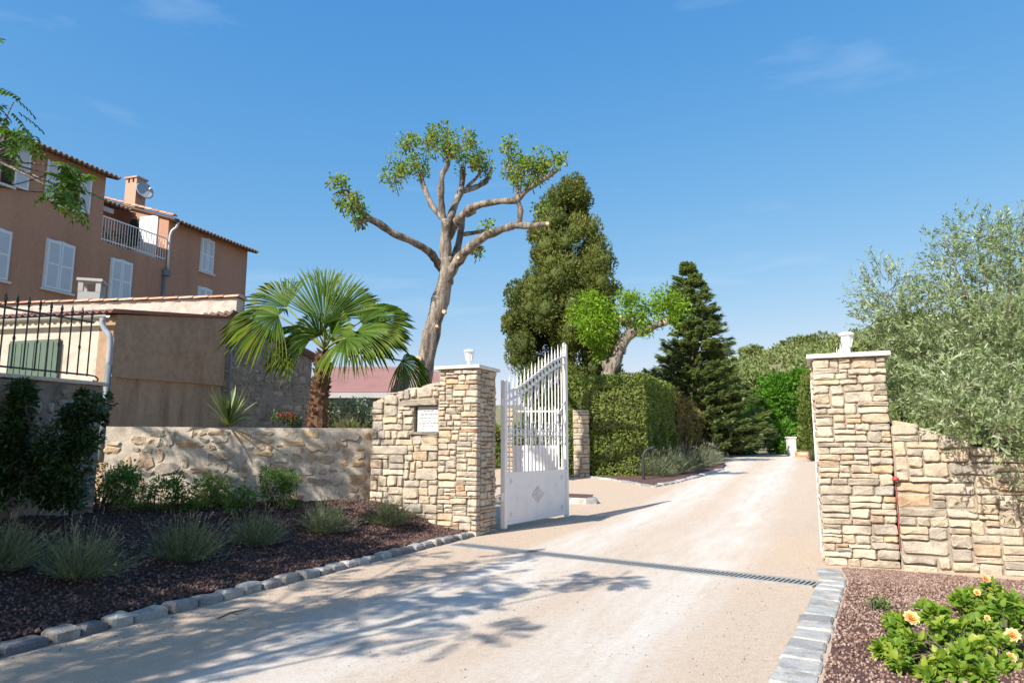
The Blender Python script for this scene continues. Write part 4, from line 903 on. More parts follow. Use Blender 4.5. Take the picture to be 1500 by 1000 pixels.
# ------------------------------------------------------------------ neighbour with the red roof
nbh = thing('red_roof_building', at(540, 600, 30), 'low grey building with a dull red sheet roof behind the palm', 'building')
za, zb = at(540, 571, 30).z, at(540, 537, 34).z
x0, x1 = at(440, 571, 30).x, at(572, 571, 30).x; x2 = at(680, 571, 33).x
MB().box((x0, 30.3, 0), (x1-x0-.2, 0, 0), (0, 7, 0), (0, 0, za-.05)).build('wall', 'greywall', nbh)
MB().box((x1-.1, 33, 0), (x2-x1, 0, 0), (0, 4, 0), (0, 0, za-.3)).build('wall', 'greywall', nbh)
xr = at(592, 537, 34).x
MB().add([(x0, 29.9, za-.1), (x1, 29.9, za-.1), (xr, 34, zb), (x0, 34, zb), (x1, 38, za-.1), (x0, 38, za-.1)], [(0, 1, 2, 3), (1, 4, 2), (3, 2, 4, 5), (0, 5, 4, 1)]).build('roof', 'redroof', nbh)
MB().add([(x1-.6, 32, za-.25), (x2, 32, za-.25), (x2, 35, zb-.1), (x1-.6, 35, zb-.1), (x2, 38, za-.2), (x1-.6, 38, za-.2)], [(0, 1, 2, 3), (3, 2, 4, 5), (0, 5, 4, 1)]).build('roof', 'redroof', nbh)
MB().box((x0, 29.85, za-.34), (x1-x0, 0, 0), (0, .12, 0), (0, 0, .22)).build('fascia', 'greywall', nbh)
# ------------------------------------------------------------------ piers and white side gate beyond
random.seed(51)
def pier(px0, px1, pyt, Y, label):
    a, b_ = at(px0, pyt, Y), at(px1, pyt, Y); g0 = gh(a.x, a.y)-.05; w_ = b_.x-a.x; t = thing('stone_pier', (a.x+w_/2, Y+.2, g0), label, 'pillar')
    MB().box((a.x+.03, Y+.03, g0), (w_-.06, 0, 0), (0, .5, 0), (0, 0, a.z-.03-g0)).build('core', 'mortar_grey', t)
    X_ = Vector((1, 0, 0)); Yv = Vector((0, 1, 0))
    lay(t, pack(w_, lambda s: a.z-g0, (.16, .4), (.10, .22)), PF(Vector((a.x, Y, g0)), X_, -Yv), 'stone', depth=.1)
    lay(t, pack(.45, lambda s: a.z-g0, (.16, .4), (.10, .22)), PF(Vector((b_.x, Y+.1, g0)), Yv, X_), 'stone', depth=.1)
pier(839, 863, 600, 25.2, 'slim stone pier at the left end of the hedge'); pier(738, 752, 597, 24.2, 'slim stone pier seen behind the gate hinge')
wg = thing('side_gate', at(782, 690, 24.6), 'small white gate with solid lower panel seen through the open leaf', 'gate')
a, b_ = at(753, 652, 24.6), at(816, 652, 24.6); g0 = gh(a.x, a.y)+.04; zt_ = at(780, 598, 24.6).z
MB().box((a.x, 24.6, g0), (b_.x-a.x, 0, 0), (0, .04, 0), (0, 0, a.z-g0)).build('panel', 'white', wg)
for x in (a.x-.06, b_.x): MB().box((x, 24.58, g0), (.06, 0, 0), (0, .08, 0), (0, 0, zt_-g0)).build('post', 'white', wg)
MB().box((a.x, 24.6, zt_-.12), (b_.x-a.x, 0, 0), (0, .04, 0), (0, 0, .05)).build('rail', 'white', wg)
for k in range(9): MB().box((a.x+(b_.x-a.x)*(k+.5)/9-.012, 24.61, a.z), (.024, 0, 0), (0, .02, 0), (0, 0, zt_-a.z+.05)).build('bar', 'white', wg)
# far pillar with orange barrier by the bend
fp_ = gnd(1162, 668); t = thing('far_pillar', fp_, 'small pale stone pillar where the drive bends away', 'pillar')
zt_ = at(1170, 640, fp_.y).z
MB().box(fp_-Vector((.20, 0, .1)), (.40, 0, 0), (0, .4, 0), ZU*(zt_-fp_.z+.04)).build('shaft', 'cap', t, bevel=.02)
MB().box(fp_-Vector((.24, .04, 0))+ZU*(zt_-fp_.z-.055), (.48, 0, 0), (0, .48, 0), ZU*.08).build('top', 'cap', t, bevel=.01)
p = gnd(1166, 669); p.y -= .8; t = thing('orange_box', p, 'orange and white plastic box at the foot of the far pale pillar', 'box')
MB().box(p-Vector((.25, 0, .02)), (.6, 0, 0), (0, .35, 0), ZU*.30).build('body', 'orange', t, bevel=.02)
MB().box(p-Vector((.20, .006, -.12)), (.5, 0, 0), (0, .003, 0), ZU*.08).build('white_band', 'white', t)
# bollard lights
def bollard(px, pyb, pyt, label):
    b_ = gnd(px, pyb); h = at(px, pyt, b_.y).z-b_.z; t = thing('bollard_light', b_, label, 'garden light', 'curved bollard lights')
    pts = [(0, 0, 0), (0, 0, h*.35), (0, 0, h*.68), (.03, .01, h*.83), (.13, .02, h*.95), (.26, .04, h)]
    MB().lathe((0, 0, -.01), [(.09, 0), (.09, .03), (.05, .04)], 12).build('base', 'bollard', t, True)
    MB().tube(smooth_path(pts, 4), .048, 8).build('stem', 'bollard', t, True, True)
    MB().tube([(.24, .035, h-.025), (.40, .05, h+.045)], [.055, .045], 8).build('head', 'bollard', t, True, True)
bollard(943, 705, 656, 'nearest curved black bollard light at the bed corner'); bollard(1006, 690, 655, 'middle curved bollard light half hidden in lavender'); bollard(1038, 686, 654, 'farthest curved bollard light at the bed end')
# ------------------------------------------------------------------ vegetation
random.seed(61)
def proj(p):
    d = Vector(p)-Vector((0, 0, EYE)); z = d.y*CP+d.z*SP; return 750+FPX*d.x/z, 500-FPX*(-d.y*SP+d.z*CP)/z
def bed_drop(px, py):
    best = None
    for i in range(90):
        for j in range(40):
            p = bed_pt(i/90, j/40); a, b_ = proj(p); e = (a-px)**2+(b_-py)**2
            if best is None or e < best[0]: best = (e, p)
    return best[1]
def px_len(n, Y): return n*Y/FPX*1.01
def limbs(specs, parent, name, mat, Y, wob=.09, sides=10, zoom=None):
    mb = MB()
    for pts, w0, w1 in specs:
        q = smooth_path(poly_at([zoom(*p) for p in pts], Y), 3); n = len(q)
        # uneven bark: wander a little
        rad = [px_len(w0+(w1-w0)*i/(n-1), Y)/2*1.12*(1+.09*math.sin(i*1.9+w0)+random.uniform(-.08, .12)) for i in range(n)]
        mb.tube(q, rad, sides, True, wob)
    return mb.build(name, mat, parent, smooth=True)
# ---- tall pruned tree behind the left pillar
def z4(x, y, d=0): return (460+x/2.5, 160+y/2.5, d)
TY = 20.0; tb = at(612, 600, TY); tb.z = 0
pt = thing('pruned_tree', tb, 'tall bare-limbed pruned tree with leafy tufts at its branch ends', 'tree')
limbs([([(360, 1400), (372, 1100), (400, 960), (430, 820), (463, 700), (485, 600), (484, 545)], 29, 17),
       ([(490, 640), (483, 560), (482, 480), (484, 400, -.2)], 17, 13),
       ([(470, 590), (448, 555), (420, 520, -.3), (350, 480, -.8), (290, 455, -1.1), (240, 420, -1.4), (200, 398, -1.5), (170, 370, -1.7), (150, 335, -1.8), (118, 300, -1.9)], 11, 6.5),
       ([(205, 403, -1.5), (175, 412, -1.6), (148, 424, -1.7)], 6, 4.5),
       ([(482, 410), (455, 380, .3), (430, 350, .5), (405, 290, .8), (388, 240, 1)], 9, 6.5),
       ([(478, 420), (468, 360), (465, 300, -.2), (470, 240, -.3), (490, 200, -.4), (490, 140, -.4)], 9, 6),
       ([(490, 420), (520, 340, .4), (540, 290, .6), (545, 215, .8)], 11, 7),
       ([(542, 300, .6), (585, 288, 1), (622, 270, 1.2), (640, 248, 1.3)], 8, 7),
       ([(560, 285, .8), (600, 245, .9), (618, 215, 1)], 5, 4),
       ([(492, 470), (515, 425), (545, 388, -.4), (590, 356, -.7), (660, 340, -1), (745, 333, -1.3)], 12, 8),
       ([(742, 335, -1.3), (785, 292, -1.4), (850, 252, -1.6), (893, 220, -1.7)], 7, 5),
       ([(748, 335, -1.3), (742, 275, -1.3), (745, 220, -1.2)], 6, 4),
       ([(490, 610), (530, 550, -.2), (570, 508, -.5), (630, 462, -.8), (690, 440, -1), (740, 426, -1.1), (790, 427, -1.3), (857, 420, -1.5)], 14, 7),
       ([(748, 425, -1.1), (756, 372, -1.2), (745, 335, -1.3)], 8, 6),
       ([(505, 580), (530, 490, .5), (545, 400, .7)], 11, 8), ([(540, 460, .6), (600, 450, .9), (645, 445, 1.1)], 6, 5),
       ([(555, 530, .2), (590, 515, .4), (615, 508, .5)], 6, 7), ([(560, 390, -.4), (590, 375, -.3)], 6, 6)], pt, 'trunk', 'bark', TY, zoom=z4)
for a, r_ in (((478, 742, -.3), 6), ((452, 795, -.35), 4.5), ((383, 915, -.35), 10), ((530, 545, -.4), 4.5), ((857, 420, -1.55), 5)):
    c = at(*z4(*a)[:2], TY+a[2]); mb = MB().tube([c+Vector((0, .12, 0)), c-Vector((.02, .03, -.01))], px_len(r_, TY)*.5, 9)
    mb.build('pruning_cut', 'cutwood', pt)
tuf = [(110, 320, -1.9, 50), (95, 270, -1.9, 34), (140, 375, -1.7, 45), (170, 420, -1.6, 20), (340, 190, .8, 78), (300, 240, .9, 55), (390, 220, 1, 50), (350, 130, .8, 40), (440, 110, -.2, 45), (490, 95, -.4, 70), (530, 130, .2, 65), (560, 180, .6, 60), (600, 170, .9, 55), (620, 220, 1.2, 42), (470, 160, -.3, 40),
       (735, 150, -1.2, 40), (730, 230, -1.3, 50), (770, 215, -1.4, 55), (810, 205, -1.5, 50), (860, 200, -1.6, 48), (900, 180, -1.7, 24), (820, 260, -1.5, 35), (830, 360, -1.3, 16), (640, 430, -.9, 10), (590, 520, .4, 16)]
cs_, rs_ = [], []
for x, y, d, r_ in tuf:
    for _ in range(max(3, int(r_/5.5))):
        a = random.uniform(0, 6.28); q = random.uniform(0, 1)**.6*r_
        px, py, _d = z4(x+q*math.cos(a), y+q*math.sin(a)*.9); p = at(px, py, TY+d+random.uniform(-1, 1)*px_len(r_/2.5, TY)); cs_.append(p); rs_.append(random.uniform(.13, .26))
P_, A_, I_ = clump_leaves(cs_, rs_, 26, .2, .1); n = len(P_)
link('crown', leaf_mesh('crown', P_, A_, rand_dirs(n)+np.array([0, -.2, .8]), RNG.uniform(.06, .13, n), RNG.uniform(.05, .085, n), np.clip(RNG.random(n)**1.4, 0, 1), True, .25), 'l_tree', pt)
mb = MB()
for c, r_ in zip(cs_, rs_):                                         # twigs inside the tufts
    q = Vector(c)+Vector((random.uniform(-.2, .2), random.uniform(-.2, .2), -random.uniform(.15, .35))); mb.tube([q, Vector(c), Vector(c)+Vector((random.uniform(-.15, .15), 0, .18))], [.016, .011, .005], 5, False)
tag(mb.build('twigs', 'bark_dark', pt), kind='stuff')
# ---- big cypress
CY = 32.0; cb_ = at(830, 640, CY); cb_.z = gh(cb_.x, cb_.y)
ct = thing('cypress_tree', cb_, 'massive dense olive-green cypress behind the hedge', 'tree')
sil = [(560, 764, 914), (540, 748, 914), (500, 738, 912), (450, 744, 908), (400, 756, 902), (350, 770, 892), (332, 778, 872), (312, 786, 862), (298, 796, 866), (280, 814, 864), (262, 830, 850)]
def sil_at(y):
    for (ya, a, b_), (yb, c, d) in zip(sil, sil[1:]):
        if yb <= y <= ya: t = (ya-y)/(ya-yb); return a+(c-a)*t, b_+(d-b_)*t
    return sil[0][1:] if y > sil[0][0] else sil[-1][1:]
cs_, rs_ = [], []
for k in range(330):
    y = 268+(620-268)*random.random()**.85; a, b_ = sil_at(y); ang = random.uniform(0, 6.28); hw = (b_-a)/2
    r_ = random.choice((.30, .40, .52, .66))*random.uniform(.9, 1.1)*min(1, .45+hw/100); rr = max(.1, random.uniform(.72, 1.08)-r_/px_len(hw, CY)*.7) if k % 7 else random.uniform(.2, .5)
    p = at((a+b_)/2+hw*rr*math.cos(ang), y, CY); p.y += px_len(hw, CY)*rr*math.sin(ang)*.9; cs_.append(p); rs_.append(r_)
def puff_mass(name, cs, rs, mat, parent, tintv, stretch=1.25, shrink=.58):
    ico = bmesh.new(); bmesh.ops.create_icosphere(ico, subdivisions=2, radius=1); tv = np.array([tuple(q.co) for q in ico.verts]); tf = np.array([[q.index for q in f_.verts] for f_ in ico.faces]); ico.free()
    n_, k_ = len(cs), len(tv); jit = 1+RNG.uniform(-.14, .14, (n_, k_, 1)); vv2 = np.asarray([tuple(c) for c in cs])[:, None, :]+tv[None]*jit*np.asarray(rs)[:, None, None]*shrink*np.array([1, 1, stretch])
    loops = (tf[None]+(np.arange(n_)*k_)[:, None, None]).reshape(-1)
    return tag(link(name, np_mesh(name, vv2.reshape(-1, 3), loops, np.full(n_*len(tf), 3), np.repeat(tintv, len(tf))), mat, parent), kind='stuff')
base_t = RNG.random(len(cs_))
puff_mass('foliage_mass', cs_, rs_, 'l_cypress', ct, base_t*.5)
P_, A_, I_ = clump_leaves(cs_, rs_, [int(120+1150*r_*r_) for r_ in rs_], .62, .9, 1.25); n = len(P_)
out_ = unit(P_-np.array([tuple(c) for c in cs_])[I_])
link('crown', leaf_mesh('crown', P_, A_, np.cross(A_, rand_dirs(n))+out_*.6, RNG.uniform(.09, .17, n), RNG.uniform(.045, .08, n), np.clip(base_t[I_]*.65+RNG.random(n)*.4-.02, 0, 1)), 'l_cypress', ct)
MB().tube([cb_-ZU*.2, at(830, 560, CY), at(835, 300, CY)], [.45, .4, .08], 10).build('trunk', 'bark_dark', ct, smooth=True)
# ---- fir
FY = 39.0; fx = at(1026, 640, FY).x; fg = gh(fx, FY); fzt = at(1016, 390, FY).z
ft = thing('fir_tree', (fx, FY, fg), 'dark conical fir tree right of the hedge', 'tree')
MB().tube([(fx, FY, fg-.2), (fx-.15, FY, fg+(fzt-fg)*.5), (at(1016, 395, FY).x, FY, fzt-.1)], [.32, .2, .03], 9).build('trunk', 'bark_dark', ft, smooth=True)
P_, A_, N_ = [], [], []; mb = MB()
for k in range(900):
    t = min(1, max(0, round(random.random()**1.15*26)/26+random.gauss(0, .007))); z = fg+.6+(fzt-fg-.6)*t; ax = fx-.35*t; R_ = (2.85*(1-t)**.80+.18)*random.choice((1.12, 1.02, .92, .8, .65, 1.2, .5)); a = random.uniform(0, 6.28)
    R_ *= 1+.12*math.sin(a*3+z)
    d = Vector((math.cos(a), math.sin(a), 0)); p0 = Vector((ax, FY, z)); p1 = p0+d*R_*.6+ZU*(-.10*R_+.05); p2 = p0+d*R_+ZU*(.02*R_+.12*t)
    if k % 3 == 0: mb.tube([p0, p1, p2], [.035, .02, .006], 4, False)
    m_ = int(26+60*R_/2.7)
    for _ in range(m_):
        q = .35+.65*random.random()**.5; c = p0.lerp(p1, q/.6) if q < .6 else p1.lerp(p2, (q-.6)/.4)
        sd = Vector((-d.y, d.x, 0))*random.uniform(-1, 1)*.28*(1.15-q)*min(1.3, R_)
        P_.append(c+sd+ZU*random.uniform(-.10, .05)); A_.append(d*.8+sd*1.6+Vector((random.uniform(-.4, .4), random.uniform(-.4, .4), random.uniform(-.25, .45)))); N_.append((random.uniform(-.5, .5), random.uniform(-.5, .5), 1))
n = len(P_); mb.build('branches', 'bark_dark', ft)
link('crown', leaf_mesh('crown', np.array(P_), np.array(A_), np.array(N_), RNG.uniform(.2, .38, n), RNG.uniform(.08, .15, n), RNG.random(n)), 'l_fir', ft)
# ---- pollarded green tree
def z7(x, y, d=0): return (720+x/3.125, 240+y/3.125, d)
PY = 28.5; pb_ = at(890, 600, PY); pb_.z = gh(pb_.x, pb_.y)
po = thing('pollard_tree', pb_, 'stout pollarded trunk with bright green shoots above the hedge', 'tree')
limbs([([(500, 1300), (530, 1000), (548, 940), (575, 880), (612, 800), (655, 768), (700, 768), (740, 742), (795, 724)], 19, 9), ([(650, 775), (625, 735), (596, 712)], 11, 9), ([(645, 770), (640, 715), (665, 675)], 9, 6), ([(540, 960), (520, 930), (515, 900)], 8, 6)], po, 'trunk', 'bark', PY, zoom=z7)
for a in ((797, 724, -.15), (592, 710, -.2)):
    c = at(*z7(*a)[:2], PY+a[2]); MB().tube([c+Vector((-.05, .02, 0)), c+Vector((.06, -.03, .01))], .14, 9).build('pruning_cut', 'cutwood', po)
blobs = [(420, 660, 0, 60), (410, 720, 0, 55), (460, 640, .4, 60), (480, 720, -.3, 85), (540, 690, .2, 70), (500, 780, 0, 55), (570, 730, .5, 50), (640, 640, .3, 55), (660, 690, 0, 55), (720, 700, .4, 50), (750, 660, .3, 50), (690, 740, -.2, 40), (620, 610, .2, 35), (490, 850, .2, 40), (440, 800, .3, 30)]
loose = [(800, 610, 0, 55), (830, 660, .3, 60), (870, 640, 0, 45), (790, 680, .2, 45), (850, 700, .1, 35), (760, 620, 0, 40)]
cs_, rs_, pr = [], [], []
for lst, dens in ((blobs, 1.0), (loose, .55)):
    for x, y, d, r_ in lst:
        for _ in range(int(r_/5)):
            a = random.uniform(0, 6.28); q = random.uniform(0, 1)**.5*r_; px, py, _d = z7(x+q*math.cos(a), y+q*math.sin(a))
            cs_.append(at(px, py, PY+d+random.uniform(-.6, .6))); rs_.append(random.uniform(.18, .36)); pr.append(int(28*dens))
P_, A_, I_ = clump_leaves(cs_, rs_, pr, .2, -.1); n = len(P_)
link('crown', leaf_mesh('crown', P_, A_, rand_dirs(n)+np.array([0, 0, .7]), RNG.uniform(.12, .24, n), RNG.uniform(.05, .09, n), RNG.random(n), droop=.2), 'l_bright', po)
# ---- clipped hedge
def hedge(name, label, corners, ztop, mat, n, lsize, rough=.10, gap=0):
    """corners: footprint (counter-clockwise); solid twig mass inside, leaves all over"""
    c0 = sum((Vector(c) for c in corners), Vector((0, 0)))/len(corners); t = thing(name, (c0.x, c0.y, gh(c0.x, c0.y)), label, 'hedge')
    pts = [Vector((c[0], c[1], 0)) for c in corners]; k = len(pts); cen = Vector((c0.x, c0.y, 0))
    inn = [p+(cen-p).normalized()*.28 for p in pts]
    M_in = MB().prism([Vector((p.x, p.y, gh(p.x, p.y)+.25)) for p in inn], ZU*(ztop(c0.x, c0.y)-gh(c0.x, c0.y)-.55)); M_in.build('twig_mass', 'l_twig', t)
    P, Nn = [], []
    per = [(pts[(i+1) % k]-pts[i]).length for i in range(k)]; area = [l*(ztop(c0.x, c0.y)) for l in per]
    # footprint area for top
    fa = abs(sum(pts[i].x*pts[(i+1) % k].y-pts[(i+1) % k].x*pts[i].y for i in range(k)))/2; tot = sum(area)+fa
    for i in range(k):
        a, b_ = pts[i], pts[(i+1) % k]; nd = Vector(((b_-a).y, -(b_-a).x, 0)).normalized()
        if nd.dot(a-cen) < 0: nd = -nd
        for _ in range(int(n*area[i]/tot)):
            q = a.lerp(b_, random.random()); z0 = gh(q.x, q.y)+.05; z = z0+(ztop(q.x, q.y)-z0)*random.random()
            bu = rough*noise.noise(Vector((q.x*1.1, q.y*1.1, z*1.1)))*1.6+rough*1.2*noise.noise(Vector((q.x*3.1, q.y*3.1, z*3.1)))
            P.append(q+nd*(bu-random.random()**2*.22)+ZU*z); Nn.append(nd)
    xs = [p.x for p in pts]; ys = [p.y for p in pts]
    def inside(x, y):
        r_ = False
        for i in range(k):
            a, b_ = pts[i], pts[(i+1) % k]
            if (a.y > y) != (b_.y > y) and x < (b_.x-a.x)*(y-a.y)/(b_.y-a.y)+a.x: r_ = not r_
        return r_
    m_ = 0
    while m_ < int(n*fa/tot):
        x, y = random.uniform(min(xs), max(xs)), random.uniform(min(ys), max(ys))
        if not inside(x, y): continue
        m_ += 1; bu = rough*noise.noise(Vector((x*1.5, y*1.5, 0)))
        P.append(Vector((x, y, ztop(x, y)+bu-random.random()**2*.2+(.08 if random.random() < .06 else 0)))); Nn.append(ZU)
    P = np.array([tuple(p) for p in P]); Nn = np.array([tuple(p) for p in Nn]); n_ = len(P)
    ax = unit(rand_dirs(n_)+Nn*.5+np.array([0, 0, .25]))
    tl = np.array([noise.noise(Vector((p[0]*.9, p[1]*.9, p[2]*.9))) for p in P])
    link('leaves', leaf_mesh('leaves', P, ax, Nn+rand_dirs(n_)*.8, RNG.uniform(*lsize, n_), RNG.uniform(lsize[0]*.5, lsize[1]*.6, n_), np.clip(RNG.random(n_)*.7+.2+tl*.4, 0, 1), True, .1), mat, t)
    return t
M['l_twig'] = nmat('hedge_twigs', [(.05, .05, .02), (.085, .08, .035)], 6, bstr=.6)
zh = at(945, 548, 24.6).z
hedge('clipped_hedge', 'tall square-clipped green hedge beyond the gate', [(at(828, 600, 25.6).x, 25.6), (at(945, 600, 24.6).x, 24.6), (6.75, 29.6), (2.6, 31.5)], lambda x, y: zh, 'l_hedge', 42000, (.07, .125))
hedge('rounded_hedge', 'brownish rounded hedge behind the square-clipped one', [(6.95, 29.9), (9.9, 37.2), (8.2, 38), (4.7, 31.9)], lambda x, y: zh-.15-.085*(y-29.8), 'l_hedge2', 17000, (.10, .18), .3)
hedge('low_hedge', 'low pale green hedge seen through the open gate leaf', [(-1.0, 31.2), (2.0, 31.2), (2.0, 32.4), (-1.0, 32.4)], lambda x, y: 2.35, 'l_hedge', 6000, (.10, .18), .2)
hedge('garden_hedge', 'dark low hedge in front of the red-roofed building', [(at(440, 600, 27).x, 27), (at(640, 600, 27).x, 27), (at(640, 600, 27).x, 28), (at(440, 600, 27).x, 28)], lambda x, y: at(500, 592, 27).z, 'l_dark', 7000, (.10, .18), .2)
# ---- far trees, hill and wood
def round_tree(name, label, base, cents, mat, per, lsz, trunk_h, twr=.12):
    t = thing(name, base, label, 'tree', 'trees beyond the bend')
    MB().tube([base-ZU*.2, base+ZU*trunk_h], [twr, twr*.7], 8).build('trunk', 'bark_dark', t)
    P_, A_, I_ = clump_leaves([c for c, r_ in cents], [r_ for c, r_ in cents], per, .45, .2, .9); n = len(P_); bt = RNG.random(len(cents))
    link('crown', leaf_mesh('crown', P_, A_, rand_dirs(n)+np.array([0, 0, .6]), RNG.uniform(lsz*.7, lsz*1.2, n), RNG.uniform(lsz*.35, lsz*.55, n), np.clip(bt[I_]*.5+RNG.random(n)*.6-.05, 0, 1), droop=.15), mat, t)
    return t
def blob_c(x, y, Y, r_, k, cr_=(.35, .7)):
    o = []
    for _ in range(k):
        d = Vector((random.gauss(0, 1), random.gauss(0, 1), random.gauss(0, 1))).normalized()*random.uniform(.45, 1)*px_len(r_, Y); o.append((at(x, y, Y)+d, random.uniform(*cr_)))
    return o
def ground_pt(x, Y): p = at(x, 650, Y); p.z = gh(p.x, p.y); return p
round_tree('green_tree', 'bright spring-green tree in the middle of the far bend', ground_pt(1150, 47), blob_c(1150, 590, 47, 44, 46)+blob_c(1120, 615, 46, 32, 26)+blob_c(1172, 570, 47, 22, 14), 'l_far', 120, .30, 2.5)
round_tree('green_bush', 'dark green round bush left of the far bend', ground_pt(1098, 43), blob_c(1098, 640, 43, 26, 30, (.3, .55))+blob_c(1080, 652, 42, 15, 10, (.3, .5)), 'l_dark', 110, .24, 1)
round_tree('green_bush', 'mid green bush between the dark bush and the far pillar', ground_pt(1138, 44), blob_c(1135, 640, 44, 24, 26, (.3, .55))+blob_c(1150, 650, 43, 14, 10, (.3, .45)), 'l_far', 110, .24, 1)
round_tree('grey_bush', 'grey-green bush filling the gap behind the far pillar', ground_pt(1160, 50), blob_c(1185, 635, 50, 26, 26, (.35, .6))+blob_c(1215, 620, 50, 30, 26, (.35, .6)), 'l_hill', 110, .26, 1)
round_tree('leafy_tree', 'dull green tree rising behind the fir on its right', ground_pt(1075, 58), blob_c(1078, 585, 58, 34, 40, (.5, .9))+blob_c(1100, 570, 58, 20, 14, (.5, .8)), 'l_hill', 110, .34, 3)
round_tree('leafy_tree', 'dull green tree to the right of the bright far tree', ground_pt(1235, 56), blob_c(1225, 570, 56, 40, 40, (.5, .9))+blob_c(1270, 560, 54, 36, 30, (.5, .9)), 'l_hill', 110, .34, 3)
b0_ = ground_pt(1181, 42); t = thing('slim_cypress', b0_, 'slim column cypress just left of the right gate pillar', 'tree'); cs_, rs_ = [], []
for k in range(60):
    y = 548+(660-548)*k/60; wpx = 14*min(1, .3+(y-545)/45); cs_.append(at(1181+random.uniform(-1, 1)*wpx*.6, y, 42+random.uniform(-.4, .4))); rs_.append(px_len(wpx*.55, 42))
P_, A_, I_ = clump_leaves(cs_, rs_, 75, .4, 1.5, 1.3); n = len(P_)
link('crown', leaf_mesh('crown', P_, A_, rand_dirs(n), RNG.uniform(.12, .22, n), RNG.uniform(.05, .09, n), RNG.random(n)), 'l_hedge', t); MB().tube([b0_-ZU*.1, b0_+ZU*3], [.12, .05], 6).build('trunk', 'bark_dark', t)
# hill: a real ridge carrying the wood
HY = 150.0
ridge = [(300, 600), (800, 585), (950, 570), (1040, 545), (1090, 530), (1130, 519), (1180, 512), (1220, 502), (1250, 492), (1300, 484), (1400, 470), (1520, 462), (1900, 470)]
def ridge_z(px):
    for (a, ya), (b_, yb) in zip(ridge, ridge[1:]):
        if a <= px <= b_: return at(px, ya+(yb-ya)*(px-a)/(b_-a)+9, HY).z
    return at(px, 600 if px < 300 else 480, HY).z
v = []; NX, NY = 60, 14
for j in range(NY+1):
    Yj = 70+(230-70)*j/NY
    for i in range(NX+1):
        px = 300+1600*i/NX; x = at(px, 560, HY).x*(Yj/HY)**.35; t_ = min(1, (Yj-70)/(HY-70)); t2 = t_*t_*(3-2*t_) if Yj <= HY else max(0, 1-(Yj-HY)/160)
        v.append((x, Yj, .8+(ridge_z(px)-.8)*t2+1.2*noise.noise(Vector((x*.05, Yj*.05, 0)))*t_))
f = [(j*(NX+1)+i, j*(NX+1)+i+1, (j+1)*(NX+1)+i+1, (j+1)*(NX+1)+i) for j in range(NY) for i in range(NX)]
me = bpy.data.meshes.new('hill'); me.from_pydata(v, [], f); me.update(); me.polygons.foreach_set('use_smooth', [True]*len(f)); hl = link('hill', me, 'grassland'); tag(hl, 'wooded hillside in the distance', kind='structure')
vv_ = np.array(v).reshape(NY+1, NX+1, 3)
cs_, rs_ = [], []
for k in range(1150):
    i = random.uniform(24, 52); j = random.random()**.8*(NY*.56); i0, j0 = int(i), int(j); a, b_ = i-i0, j-j0
    p = vv_[j0, i0]*(1-a)*(1-b_)+vv_[j0, i0+1]*a*(1-b_)+vv_[j0+1, i0]*(1-a)*b_+vv_[j0+1, i0+1]*a*b_
    r_ = random.uniform(1.0, 1.9); cs_.append((p[0], p[1], p[2]+r_*.8)); rs_.append(r_)
for k in range(26):                                                 # umbrella pines along the crest
    i = random.uniform(28, 46); j = NY*.5; i0 = int(i); p = vv_[int(j), i0]*(1-(i-i0))+vv_[int(j), i0+1]*(i-i0)
    for q in range(4): cs_.append((p[0]+random.uniform(-1.8, 1.8), p[1]+random.uniform(-1, 1), p[2]+random.uniform(2.2, 3.2))); rs_.append(random.uniform(.7, 1.2))
P_, A_, I_ = clump_leaves(cs_, rs_, 62, .5, .3, .75); n = len(P_); bt = RNG.random(len(cs_))
wd = link('hillside_wood', leaf_mesh('hillside_wood', P_, A_, rand_dirs(n)+np.array([0, 0, .6]), RNG.uniform(.5, .95, n), RNG.uniform(.25, .5, n), np.clip(bt[I_]*.65+RNG.random(n)*.4-.03, 0, 1)), 'l_hill'); tag(wd, 'mixed oak and pine wood covering the distant hill', 'wood', kind='stuff')
# ---- fan palm
def z3(x, y): return (300+x/3.33, 360+y/3.33)
PMY = 13.4; pbse = at(*z3(545, 880), PMY); pz0 = PWZ-.12
pm = thing('fan_palm', (pbse.x, PMY, pz0), 'fan palm with shaggy brown trunk in the raised bed', 'palm')
cen = [at(*z3(545, 930), PMY), at(*z3(548, 840), PMY), at(*z3(562, 720), PMY), at(*z3(575, 620), PMY), at(*z3(584, 520), PMY)]
cen[0].z = pz0-.1; tw = [66, 60, 50, 44, 38]
MB().tube(smooth_path(cen, 4), [px_len((tw[min(4, i//4)]*(1-(i % 4)/4)+tw[min(4, i//4+1)]*(i % 4)/4)/3.33, PMY)*.80 for i in range(17)], 12, True, .06).build('trunk', 'palmbark', pm)
sp = smooth_path(cen, 10); mb = MB()
for k in range(260):                                                # old leaf bases and fibres
    i = random.randrange(2, len(sp)-1); p = sp[i]; t_ = i/len(sp); a = random.uniform(0, 6.28); d = Vector((math.cos(a), math.sin(a), 0)); r_ = px_len((64-28*t_)/3.33, PMY)*.74
    b_ = p+d*r_*.8; tip = b_+d*random.uniform(.05, .12)+ZU*random.uniform(.02, .14); w_ = Vector((-d.y, d.x, 0))*random.uniform(.03, .06)
    mb.add([b_-w_-ZU*.03, b_+w_-ZU*.03, b_+w_*.8+ZU*.05, b_-w_*.8+ZU*.05, tip-w_*.3, tip+w_*.3], [(0, 1, 5, 4), (3, 2, 1, 0), (4, 5, 2, 3), (1, 2, 5), (0, 4, 3)])
mb.build('leaf_bases', 'palmbark', pm)
crown_c = cen[-1]+ZU*.05
